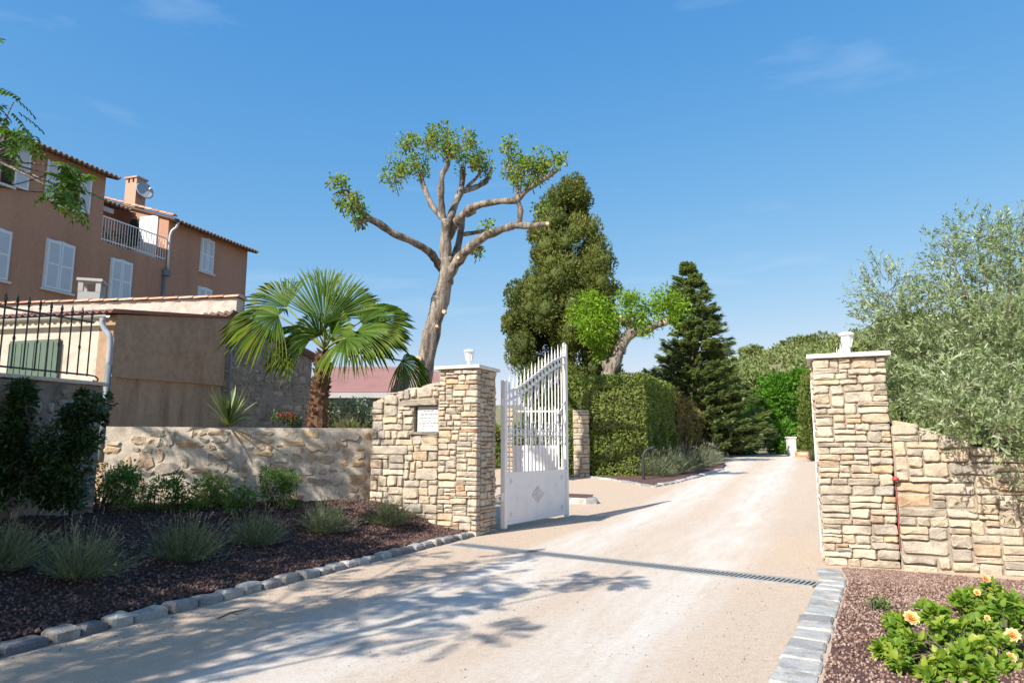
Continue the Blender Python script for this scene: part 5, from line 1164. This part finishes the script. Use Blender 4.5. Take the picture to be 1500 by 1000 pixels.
def frond(hub, axis, nrm, R_, spread, droop, nseg=38, seedk=0, dry=0.0):
    hub = Vector(hub); axis = Vector(axis).normalized(); nrm = Vector(nrm); nrm = (nrm-axis*nrm.dot(axis)).normalized(); side = axis.cross(nrm)
    fr = MB().tube(smooth_path([crown_c+(hub-crown_c)*.02, crown_c.lerp(hub, .5)+ZU*.04, hub], 4), [.022]*5+[.016]*4, 6).build('frond', 'l_palmstem', pm, smooth=True)
    v, lp, tn = [], [], []
    for k in range(nseg):
        th = (k/(nseg-1)-.5)*spread+random.uniform(-.02, .02); d = axis*math.cos(th)+side*math.sin(th); Lk = R_*(.80+.20*math.cos(th*.75))*random.uniform(.93, 1.05); w_ = spread/nseg*.52
        d2 = axis*math.cos(th+w_)+side*math.sin(th+w_); d1 = axis*math.cos(th-w_)+side*math.sin(th-w_)
        b0_ = len(v); r1, r2, r3 = .005*Lk, random.uniform(.36, .50)*Lk, .78*Lk
        dz = lambda q: -ZU*(droop*(q/R_)**2*R_)+nrm*(.10*R_*math.sin(q/R_*2.2)*-1)*0
        cup = nrm*(.10*(1-math.cos(th)))*R_*-.6
        pt_ = lambda dd, q, lift=0: hub+dd*q+dz(q)+cup*(q/R_)+nrm*lift
        ww = .016+.004*random.random()
        tipdir = d+side*random.uniform(-.05, .05)
        v += [pt_(d1, r1), pt_(d, r1, .004), pt_(d2, r1), pt_(d1, r2), pt_(d, r2, .022), pt_(d2, r2), hub+d*r3+dz(r3)+cup*.8-side*0+(d2-d1).normalized()*-.010, hub+d*r3+dz(r3)+cup*.8+(d2-d1).normalized()*.010, hub+tipdir*Lk+dz(Lk*1.12)+cup-ZU*random.uniform(0, .06)*Lk*(1+3*dry)]
        lp += [(b0_, b0_+3, b0_+4, b0_+1), (b0_+1, b0_+4, b0_+5, b0_+2), (b0_+3, b0_+6, b0_+4), (b0_+4, b0_+7, b0_+5), (b0_+4, b0_+6, b0_+8), (b0_+4, b0_+8, b0_+7)]
        q_ = random.random()*.6+dry*.4; tn += [q_, q_, q_+.08, q_+.08, min(1, q_+.2+dry*.3), min(1, q_+.2+dry*.3)]
    me = np_mesh('blade', np.array([tuple(x) for x in v]), [i for f_ in lp for i in f_], [len(f_) for f_ in lp], tn); link('blade', me, 'l_palm', fr)
M['l_palmstem'] = nmat('palm_stalk', [(.16, .19, .05), (.24, .25, .08)], 6, bstr=.1)
def zp(x, y, d): return at(*z3(x, y), PMY+d)
frond(zp(580, 380, -.35), (.10, .0, 1), (.1, -1, .15), 1.24, 2.3, .06, 42)
frond(zp(640, 350, .5), (.45, .3, .8), (.1, -1, .3), 1.1, 2.0, .12, 34)
frond(zp(360, 340, -.1), (-.9, -.35, .05), (-.3, -.75, .65), 1.05, 3.6, .38, 44, dry=.3)
frond(zp(400, 300, .6), (-.6, .3, .8), (.2, -.9, .3), 1.0, 1.8, .10, 28, dry=.2)
frond(zp(760, 370, .3), (.85, .2, .42), (-.2, -.8, .7), 1.12, 3.0, .22, 42)
frond(zp(740, 420, -.5), (.9, -.2, .12), (-.1, -.6, .8), 1.05, 3.2, .32, 42, dry=.15)
frond(zp(690, 450, -.7), (.5, -.5, -.25), (.1, -.8, .6), .85, 3.2, .35, 38, dry=.2)
frond(zp(960, 560, -.1), (.9, 0, -.35), (.2, -.8, .5), .60, 3.4, .5, 30)
frond(zp(500, 420, .5), (-.4, .7, .5), (.3, -.5, .8), .9, 3.0, .3, 36)
frond(zp(640, 420, .8), (.3, .9, .4), (0, -.6, .8), .9, 3.0, .3, 36)
frond(zp(560, 440, -.3), (-.35, -.5, .75), (.1, -.8, .6), .7, 2.6, .2, 30)
frond(zp(620, 440, -.2), (.5, -.4, .7), (-.1, -.8, .6), .8, 2.6, .25, 32)
frond(zp(520, 450, .1), (-.8, .1, .25), (-.1, -.7, .7), .85, 3.0, .5, 34, dry=.3)
frond(zp(590, 250, .2), (-.1, .2, 1), (.2, -1, .1), .72, 1.2, .05, 18)
# ---- yucca, small bed plants behind the wall
def blade_plant(name, label, cat, base, nb, ln, wd, mat, spread=1.0, group=None, tint=(.1, .9), up=.7):
    t = thing(name, base, label, cat, group); v, lp, tn = [], [], []
    for k in range(nb):
        a = random.uniform(0, 6.28); el_ = random.uniform(.15, 1.35); L_ = random.uniform(*ln); d = Vector((math.cos(a)*math.cos(el_)*spread, math.sin(a)*math.cos(el_)*spread, math.sin(el_))).normalized(); sd = Vector((-math.sin(a), math.cos(a), 0))*wd; b0_ = len(v); g_ = .25*(1.4-el_)
        p1 = d*L_*.5; p2 = d*L_*.8-ZU*g_*.25*L_; p3 = d*L_-ZU*g_*.6*L_
        v += [-sd*.5, sd*.5, p1+sd*.5, p1-sd*.5, p2+sd*.35, p2-sd*.35, p3]; lp += [(b0_, b0_+1, b0_+2, b0_+3), (b0_+3, b0_+2, b0_+4, b0_+5), (b0_+5, b0_+4, b0_+6)]; q_ = random.uniform(*tint); tn += [q_]*3
    link('leaves', np_mesh('leaves', np.array([tuple(x) for x in v]), [i for f_ in lp for i in f_], [len(f_) for f_ in lp], tn), mat, t, True); return t
M['l_yucca'] = leaf_mat('yucca_leaf', [(.07, .12, .03), (.14, .19, .06), (.34, .34, .16)], .25, .4, .4)
yb = at(335, 622, 12.2); yb.z = PWZ-.1; blade_plant('yucca', 'spiky yucca with striped sword leaves on the raised bed', 'plant', yb+ZU*.12, 64, (.45, .85), .04, 'l_yucca', .85)
yb = at(512, 622, 13.6); yb.z = PWZ-.05; blade_plant('grass_tuft', 'pale green grassy tuft between palm and wing wall', 'plant', yb, 130, (.15, .34), .02, 'l_yucca', 1.0, tint=(.5, 1))
def shrub(name, label, base, cents, mat, per, lsz, shell=.25, up=.3, wfac=.5, group=None, stems=True, fold=True, cat='shrub'):
    t = thing(name, base, label, cat, group); mb = MB()
    P_, A_, I_ = clump_leaves([c for c, r_ in cents], [r_ for c, r_ in cents], per, shell, up); n = len(P_); bt = RNG.random(len(cents))
    link('foliage', leaf_mesh('foliage', P_, A_, rand_dirs(n)*.6+np.array([0, -.3, 1]), RNG.uniform(lsz*.65, lsz*1.15, n), RNG.uniform(lsz*wfac*.7, lsz*wfac, n), np.clip(bt[I_]*.4+RNG.random(n)*.7-.05, 0, 1), fold, .2), mat, t)
    for c, r_ in cents:
        c = Vector(c); b_ = Vector(base)+Vector((random.uniform(-.08, .08), random.uniform(-.08, .08), 0)); mb.tube(smooth_path([b_, b_.lerp(c, .5)+ZU*.08, c], 3), [.006]*4+[.003]*3, 5, False)
    if stems: mb.build('stems', 'bark_dark', t)
    return t
rb_ = at(432, 622, 13.2); rb_.z = PWZ-.08
t = shrub('red_flower_plant', 'dark plant with red blooms left of the palm trunk', rb_, [(at(420+random.uniform(-18, 18), 612+random.uniform(-4, 6), 13.2+random.uniform(-.2, .2)), .10) for _ in range(12)], 'l_dark', 40, .07, cat='plant')
P_ = np.array([tuple(at(418+random.uniform(-14, 14), 608+random.uniform(-5, 5), 13.0)) for _ in range(60)]); link('blooms', leaf_mesh('blooms', P_, rand_dirs(60), rand_dirs(60), .03, .028, RNG.random(60), True), 'redflower', t)
sb_ = at(520, 625, 14.6); sb_.z = PWZ-.08
shrub('silver_shrub', 'silvery white-leaved shrub right of the palm trunk', sb_, [(at(515+random.uniform(-22, 28), 598+random.uniform(-8, 10), 14.6+random.uniform(-.3, .3)), .16) for _ in range(18)], 'whiteflower', 45, .09)
# ---- left bed planting
bp = bed_drop(70, 735)
def cl_px(lst, Y): return [(at(x, y, Y+random.uniform(-.25, .25)), px_len(r_, Y)) for x, y, r_ in lst]
lst = [(random.uniform(0, 120), random.uniform(630, 735), random.uniform(16, 28)) for _ in range(46)]+[(random.uniform(95, 150), random.uniform(588, 660), random.uniform(9, 17)) for _ in range(16)]+[(random.uniform(15, 40), random.uniform(570, 640), random.uniform(9, 16)) for _ in range(12)]+[(150, 612, 7), (120, 580, 7), (115, 595, 9)]
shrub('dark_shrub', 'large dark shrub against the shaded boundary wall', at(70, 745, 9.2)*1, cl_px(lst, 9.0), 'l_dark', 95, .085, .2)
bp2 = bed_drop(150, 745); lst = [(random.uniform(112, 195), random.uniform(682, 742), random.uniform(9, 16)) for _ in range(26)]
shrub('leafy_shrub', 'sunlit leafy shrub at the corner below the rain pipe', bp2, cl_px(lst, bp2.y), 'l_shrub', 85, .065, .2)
for (x0, x1, y0, y1, k, nm, lb_, mt_, sz) in ((200, 232, 705, 745, 8, 'low_plant', 'small low plant just right of the sunlit leafy shrub', 'l_shrub', .05), (240, 285, 695, 745, 12, 'low_plant', 'low leafy plant at the lit edge of the rendered wall', 'l_shrub', .06), (285, 332, 700, 740, 12, 'low_plant', 'leafy plant with reddish tips in front of the rendered wall', 'l_tree', .06), (332, 372, 718, 745, 9, 'low_plant', 'flat leafy plant left of the young rose bush', 'l_shrub', .055), (385, 432, 690, 740, 14, 'young_rose', 'upright young rose bush against the rendered wall', 'l_shrub', .065)):
    b_ = bed_drop((x0+x1)/2, y1+4); lst = [(random.uniform(x0, x1), random.uniform(y0, y1), random.uniform(7, 12)) for _ in range(k+6)]
    shrub(nm, lb_, b_, cl_px(lst, b_.y), mt_, 62, sz, .2, cat='plant')
# ground cover along the wall foot
def lavender_mesh(seed, nst=250, R_=.5):
    rg = np.random.default_rng(seed); P, Ax, Ln, Wd, Tn = [], [], [], [], []
    for k in range(nst):
        a = rg.uniform(0, 6.283); el_ = rg.uniform(.25, 1.5); L_ = R_*rg.uniform(.75, 1.15)*(1.25 if rg.random() < .2 else 1); d = np.array([math.cos(a)*math.cos(el_), math.sin(a)*math.cos(el_), math.sin(el_)*.95])
        b_ = np.array([math.cos(a), math.sin(a), 0])*rg.uniform(0, .12)*R_*2; lean = np.array([.18, -.05, 0])
        d = d+lean*.5; d /= np.linalg.norm(d); q = rg.random()
        P.append(b_); Ax.append(d); Ln.append(L_); Wd.append(.006); Tn.append(q*.6+.3)
        for j in range(9):
            t_ = rg.uniform(.12, .72); dd = d+rg.normal(size=3)*.45+np.array([0, 0, .25]); P.append(b_+d*L_*t_); Ax.append(dd); Ln.append(rg.uniform(.045, .085)); Wd.append(.0085); Tn.append(q*.5+rg.random()*.35)
        if rg.random() < .3:
            for j in range(4): P.append(b_+d*L_*(.93+.03*j)); Ax.append(d+rg.normal(size=3)*.3); Ln.append(.03); Wd.append(.010); Tn.append(1)
    P, Ax = np.array(P), np.array(Ax); return leaf_mesh('foliage', P, Ax, rand_dirs(len(P)), np.array(Ln), np.array(Wd), np.array(Tn))
LM = [lavender_mesh(s_) for s_ in (1, 2, 3)]
for m_ in LM: m_.materials.append(M['l_lav'])
def lavender(p, sc__, k, label, group):
    t = thing('lavender_clump', p, label, 'lavender', group); o = bpy.data.objects.new('foliage', LM[k % 3]); C.objects.link(o); o.parent = t; t.scale = (sc__,)*3; t.rotation_euler = (0, 0, random.uniform(-.4, .4)+(0, 2.1, 4.2)[k % 3]*0)
for k, (x, y, s_, lb_) in enumerate(((-12, 838, 1.05, 'lavender clump cut off by the left edge of the picture'), (118, 845, .98, 'second lavender clump from the left edge, with long bare stalks'), (276, 820, 1.0, 'third lavender clump from the left, in front of the rendered wall'), (372, 800, .95, 'fourth lavender clump from the left, below the young rose bush'), (474, 780, .95, 'fifth lavender clump from the left, two before the gate pillar'), (568, 768, .95, 'lavender clump nearest the left gate pillar'))):
    lavender(bed_drop(x, y), s_, k, lb_, 'lavender clumps along the left kerb')
fl = [(885, 694, 1.2, 'far lavender clump at the foot of the hedge front'), (915, 697, 1.3, 'far lavender clump just left of the nearest bollard light'), (962, 700, 1.7, 'far lavender clump just right of the nearest bollard light'), (985, 696, 1.75, 'third far lavender clump along the drive edge'), (1003, 691, 1.7, 'fourth far lavender clump along the drive edge'), (1020, 687, 1.7, 'fifth far lavender clump along the drive edge'), (1036, 683, 1.6, 'last far lavender clump beside the farthest bollard light')]
for k, (x, y, s_, lb_) in enumerate(fl): lavender(gnd(x, y)+ZU*.06, s_, k, lb_, 'lavender clumps in the far bed')
b_ = gnd(1190, 675); blade_plant('grass_tuft', 'green grass tuft at the foot of the slim cypress', 'plant', b_, 160, (.3, .6), .03, 'l_lav', .8, tint=(0, .5))
# ---- olive tree
OY = 9.6; ob = Vector((6.9, 9.7, 0)); ol = thing('olive_tree', ob, 'silvery olive tree overhanging the right wing wall', 'tree')
lobes = [(1300, 430, 42, .3), (1325, 470, 40, .2), (1290, 470, 25, .3), (1350, 515, 46, 0), (1335, 570, 36, .2), (1400, 400, 44, .2), (1385, 355, 22, .3), (1430, 350, 34, .4), (1480, 350, 32, .5), (1450, 430, 65, .2), (1510, 400, 70, .3), (1400, 500, 75, -.2), (1480, 520, 90, -.4), (1390, 575, 36, -1.3), (1445, 590, 40, -1.5), (1515, 590, 46, -1.3), (1400, 600, 16, -2.0), (1450, 590, 55, -.4), (1370, 550, 50, -.3), (1455, 625, 16, -2.2), (1570, 420, 80, 0), (1590, 540, 90, -.2), (1660, 480, 90, .2), (1620, 640, 80, -.3), (1485, 630, 16, -2.0), (1530, 665, 22, -2.2), (1580, 690, 36, -2.2), (1335, 540, 40, .9), (1420, 560, 70, 1.0), (1500, 470, 80, 1.1)]
TP, TD = [], []
for x, y, r_, d in lobes:
    Rm = px_len(r_, OY); c = at(x, y, OY+d); m_ = int(((60 if r_ > 30 else 16)+Rm*Rm*520)*(.62 if y < 440 else 1))
    for _ in range(m_):
        dv = Vector((random.gauss(0, 1), random.gauss(0, 1), random.gauss(0, 1))).normalized(); q = c+dv*Rm*random.random()**.38*1.02
        TP.append(tuple(q)); TD.append(tuple(dv+Vector((random.gauss(0, .5), random.gauss(0, .5), random.gauss(.45, .5)))))
TP = np.array(TP); TD = unit(np.array(TD)); nT = len(TP); LPW = 15
tl = RNG.uniform(.16, .36, nT); tt_ = np.tile(np.linspace(.02, 1, LPW), nT); idx = np.repeat(np.arange(nT), LPW)
pos = TP[idx]+TD[idx]*(tl[idx]*tt_)[:, None]; rd_ = rand_dirs(len(idx)); perp = unit(rd_-TD[idx]*np.sum(rd_*TD[idx], 1, keepdims=True)); ax = unit(TD[idx]*.75+perp*.8)
btn = RNG.random(nT); tnt = np.clip(btn[idx]*.45+RNG.random(len(idx))**1.6*.62, 0, 1)
link('crown', leaf_mesh('crown', pos, ax, perp+rand_dirs(len(idx))*.5, RNG.uniform(.05, .095, len(idx)), RNG.uniform(.014, .024, len(idx)), tnt), 'l_olive', ol)
mb = MB(); fork = Vector((6.75, 9.6, 1.1)); mb.tube([ob-ZU*.1, ob+Vector((-.05, 0, .6)), fork], [.22, .17, .15], 9, True, .1)
for x, y, r_, d in lobes:
    c = at(x, y, OY+d); mid = fork.lerp(c, .55)+Vector((random.uniform(-.1, .1), random.uniform(-.1, .1), .12)); mb.tube(smooth_path([fork, mid, c], 4), [.06, .05, .04, .034, .028, .022, .016, .011, .006], 6, False, .08)
mb.build('trunk', 'bark', ol, smooth=True)
st = np.concatenate([TP[::3], TP[::3]+TD[::3]*tl[::3][:, None]*.9]); mb = MB()
for a, b_ in zip(TP[::6], TP[::6]+TD[::6]*tl[::6][:, None]): mb.tube([a-(b_-a)*.6, b_], [.005, .002], 3, False)
tag(mb.build('twigs', 'bark_dark', ol), kind='stuff')
# dark fan leaves in the gap beside the pillar
pf = Vector((at(1322, 610, 10.6).x, 10.6, .3)); blade_plant('dark_fan_plant', 'dark sword-leaved plant in the gap between pillar and olive', 'plant', at(1322, 640, 10.7), 46, (.25, .5), .045, 'l_dark', 1.0)
# ---- rose bushes
def rose_flower(parent, c, r_, face):
    v_p, a_, n_ = [], [], []; c = Vector(c); face = Vector(face).normalized(); e1 = face.orthogonal().normalized(); e2 = face.cross(e1)
    for ring, (k, rr, op) in enumerate(((5, .25, .15), (6, .5, .5), (8, .8, 1.0), (9, 1.0, 1.6))):
        for i in range(k):
            a = 2*math.pi*(i+ring*.4)/k+random.uniform(-.15, .15); d = e1*math.cos(a)+e2*math.sin(a)
            v_p.append(tuple(c+d*r_*rr*.15)); a_.append(tuple(d*op+face*1.0)); n_.append(tuple(d*-1+face*.8))
    n = len(v_p); Ls = np.concatenate([[r_*.8]*5, [r_*.9]*6, [r_*1.0]*8, [r_*1.05]*9])
    tn = np.clip(np.concatenate([RNG.uniform(0, .3, 5), RNG.uniform(.1, .5, 6), RNG.uniform(.3, .8, 8), RNG.uniform(.5, 1, 9)]), 0, 1)
    link('bloom', leaf_mesh('bloom', np.array(v_p), np.array(a_), np.array(n_), Ls, Ls*1.1, tn, True, .15), 'petal', parent)
def rose(base, label, areas, nl, flowers, Yb):
    cents = []
    for x, y, r_, Y in areas: cents += [(at(x+random.uniform(-1, 1)*r_, y+random.uniform(-1, 1)*r_*.7, Y+random.uniform(-.15, .15)), px_len(r_*.42, Y)) for _ in range(5)]
    t = shrub('rose_bush', label, base, cents, 'l_rose', int(nl*2.3), .07, .15, .35, .68, 'rose bushes in the right bed')
    for x, y, r_, Y in flowers: rose_flower(t, at(x, y, Y), px_len(r_, Y)*.8, (random.uniform(-.5, .2), -.8, .7))
rose(gnd(1400, 985), 'low rose bush with a large pale bloom, nearest the kerb', [(1335, 950, 22, 4.9), (1370, 935, 26, 5.0), (1385, 975, 26, 4.75), (1350, 985, 22, 4.65), (1410, 955, 24, 5.0), (1420, 995, 26, 4.6), (1312, 915, 12, 5.2), (1365, 900, 18, 5.3), (1330, 970, 20, 4.8), (1395, 915, 20, 5.2), (1300, 945, 12, 5.0)], 19, [(1334, 906, 13, 5.0), (1322, 938, 7, 4.9), (1391, 931, 6, 4.9)], 4.9)
rose(gnd(1475, 965), 'rose bush with two round apricot blooms at the right edge', [(1450, 925, 26, 5.3), (1480, 905, 28, 5.4), (1460, 965, 30, 5.0), (1505, 950, 30, 5.1), (1490, 990, 28, 4.8), (1440, 985, 22, 4.8), (1535, 920, 34, 5.3)], 24, [(1429, 940, 12, 5.0), (1483, 931, 12, 5.0), (1480, 963, 9, 4.85), (1446, 905, 5, 5.2)], 5.1)
rose(gnd(1450, 900), 'small rose bush close to the foot of the wing wall', [(1410, 880, 14, 6.4), (1440, 872, 18, 6.4), (1470, 880, 18, 6.3), (1455, 895, 16, 6.1), (1425, 895, 14, 6.2)], 17, [(1443, 848, 8, 6.3), (1431, 868, 6, 6.2)], 6.3)
shrub('weed_tuft', 'small yellowish weed tuft in the open mulch of the rose bed', gnd(1285, 895), [(gnd(1285+random.uniform(-10, 10), 893+random.uniform(-5, 5))+ZU*.05, .05) for _ in range(7)], 'l_shrub', 22, .04, cat='plant')
# ---- shade trees left of the camera; one branch hangs into view
def pinnate(bases, dirs, Ls, leafl, k=6):
    P, Ax, Nn = [], [], []; mb_p = []
    for b_, d, L_ in zip(bases, dirs, Ls):
        b_ = Vector(b_); d = Vector(d).normalized(); sd = d.cross(ZU); sd = sd.normalized() if sd.length > .01 else Vector((1, 0, 0)); up = sd.cross(d)
        for j in range(k):
            t_ = (j+.8)/k; c = b_+d*L_*t_-ZU*.25*L_*t_*t_
            for sg in (-1, 1): P.append(tuple(c)); Ax.append(tuple(sd*sg*.9+d*.55-ZU*.35)); Nn.append(tuple(up+Vector((random.uniform(-.3, .3),)*3)))
        P.append(tuple(b_+d*L_-ZU*.25*L_)); Ax.append(tuple(d-ZU*.5)); Nn.append(tuple(up))
    n = len(P); return leaf_mesh('crown', np.array(P), np.array(Ax), np.array(Nn), RNG.uniform(leafl*.8, leafl*1.1, n), RNG.uniform(leafl*.34, leafl*.42, n), RNG.random(n), True, .15)
def shade_tree(label, base, top, clumps, per, nl=6):
    t = thing('ash_tree', base, label, 'tree', 'shade trees left of the drive'); mb = MB(); mb.tube(smooth_path([base-ZU*.2, base.lerp(top, .5)+Vector((.1, 0, 0)), top], 5), [.17-.009*i for i in range(11)], 9, True, .06)
    B_, D_, L_ = [], [], []
    for c, r_ in clumps:
        c = Vector(c); mb.tube(smooth_path([base.lerp(top, .75), base.lerp(top, .9).lerp(c, .5)+ZU*.2, c], 4), [.024, .022, .02, .018, .016, .014, .012, .009, .006], 6, False)
        for _ in range(max(3, int(per*r_/.5))):
            d = Vector((random.gauss(0, 1), random.gauss(0, 1), random.gauss(.1, .6))).normalized(); B_.append(c+d*r_*random.random()); D_.append(d+Vector((0, 0, -.1))); L_.append(random.uniform(.22, .36))
    mb.build('trunk', 'bark', t, smooth=True); link('crown', pinnate(B_, D_, L_, .095, nl), 'l_shade', t); return t
def ell(c, r_, k, rr): return [((c[0]+r_[0]*d.x*q, c[1]+r_[1]*d.y*q, c[2]+r_[2]*d.z*q), random.uniform(*rr)) for d, q in ((Vector((random.gauss(0, 1), random.gauss(0, 1), random.gauss(0, 1))).normalized(), random.random()**.4) for _ in range(k))]
def sun_src(px, py, t_, dz=0):                                      # crown spot whose shade reaches a ground spot
    g_ = gnd(px, py); return g_-ldir*t_+ZU*dz
def okpt(c):
    x, y = proj(c) if c.y > .3 else (-999, -999); return c.y < .3 or x < -45 or y < -45 or x > 1545
sp_ = []
for (px, py, r_) in ((60, 985, .5), (130, 950, .5), (220, 960, .55), (300, 940, .5), (170, 905, .4), (380, 920, .5), (430, 900, .4), (480, 895, .45), (330, 880, .35), (540, 890, .4), (600, 880, .35), (650, 890, .3), (560, 850, .3), (640, 842, .35), (700, 845, .3), (720, 875, .22), (540, 930, .22), (690, 925, .26), (240, 990, .3), (100, 1040, .5), (260, 905, .4), (690, 830, .25), (780, 862, .22), (900, 850, .26), (0, 930, .5), (-60, 960, .5), (450, 850, .35), (770, 812, .18), (610, 815, .25), (850, 848, .15)):
    for tt2 in (7.4, 6.6, 8.2, 9.0, 10.2):
        c = sun_src(px, py, tt2)
        if okpt(c): sp_.append((c, r_)); break
shade_tree('tall ash tree left of the camera whose crown dapples the drive', Vector((-6.4, -.6, 0)), Vector((-5.6, .6, 4.2)), sp_, 46)
sp_ = []
for (px, py, r_) in ((30, 820, .6), (110, 800, .6), (200, 770, .55), (40, 760, .6), (300, 830, .4), (130, 700, .5), (60, 880, .5), (180, 860, .4), (260, 850, .45), (-60, 800, .7), (-90, 720, .7), (340, 760, .3), (420, 740, .25), (0, 700, .6), (-100, 880, .6), (400, 810, .3), (480, 800, .25), (520, 760, .25), (90, 640, .4)):
    b_ = bed_drop(max(px, -60), min(py, 900))
    for tt2 in (7.2, 6.4, 8, 9, 10.5):
        c = b_-ldir*tt2
        if okpt(c): sp_.append((c, r_)); break
for _k in range(46):
    b_ = bed_pt(random.uniform(.22, .92), random.random())
    for tt2 in (7.2, 6.4, 8, 9, 10.5):
        c = b_-ldir*tt2
        if okpt(c): sp_.append((c, random.uniform(.3, .6))); break
for c, r_ in ell((-9.0, 4.0, 5.4), (2.4, 3.2, 1.3), 70, (.45, .7)):
    if okpt(Vector(c)): sp_.append((Vector(c), r_))
for (s_, z_, r_) in ((.28, 1.3, .28), (.45, 1.1, .35), (.62, 1.3, .32), (.55, .8, .3), (.78, 1.2, .45), (.9, 1.0, .5), (.97, 1.4, .4), (.7, .9, .3)):   # dapple on the rendered wall
    q = PWL.lerp(PWR, s_)+ZU*z_
    for tt2 in (6, 7, 8, 9):
        c = q-ldir*tt2
        if okpt(c): sp_.append((c, r_)); break
st2 = shade_tree('ash tree beyond the left edge with one branch hanging into the sky', Vector((-9.6, 3.2, 0)), Vector((-8.6, 4.2, 4.6)), sp_, 44)
B_, D_, L_ = [], [], []; mb = MB(); root = Vector((-8.0, 5.2, 5.0)); tips = []
for x, y, k in ((0, 165, 7), (20, 150, 4), (30, 195, 7), (10, 210, 7), (45, 205, 4), (90, 245, 7), (105, 265, 9), (95, 285, 8), (115, 285, 5), (5, 240, 3), (-30, 190, 12)):
    c = at(x, y, 7.4+random.uniform(-.25, .25)); mb.tube(smooth_path([root, at(-60, 215, 7.2), c], 4), [.04, .035, .03, .025, .02, .015, .011, .008, .005], 6, False)
    for _ in range(k):
        d = Vector((random.gauss(.15, .6), random.gauss(0, .5), random.gauss(-.35, .5))).normalized(); B_.append(c+Vector((random.gauss(0, .06), random.gauss(0, .08), random.gauss(.03, .06)))); D_.append(d); L_.append(random.uniform(.18, .30))
link('hanging_leaves', pinnate(B_, D_, L_, .085, 6), 'l_shade', st2); mb.build('hanging_branch', 'bark', st2, smooth=True)
# fallen twig on the drive
tw_ = gnd(345, 900); t = thing('fallen_twig', tw_, 'thin dark twig lying on the drive near the left kerb', 'twig')
MB().tube([gnd(318, 908)+ZU*.012, gnd(338, 900)+ZU*.02, gnd(365, 893)+ZU*.014], [.006, .007, .003], 5).build('stem', 'bark_dark', t); MB().tube([gnd(338, 900)+ZU*.02, gnd(350, 902)+ZU*.012], [.004, .002], 5).build('side_shoot', 'bark_dark', t)
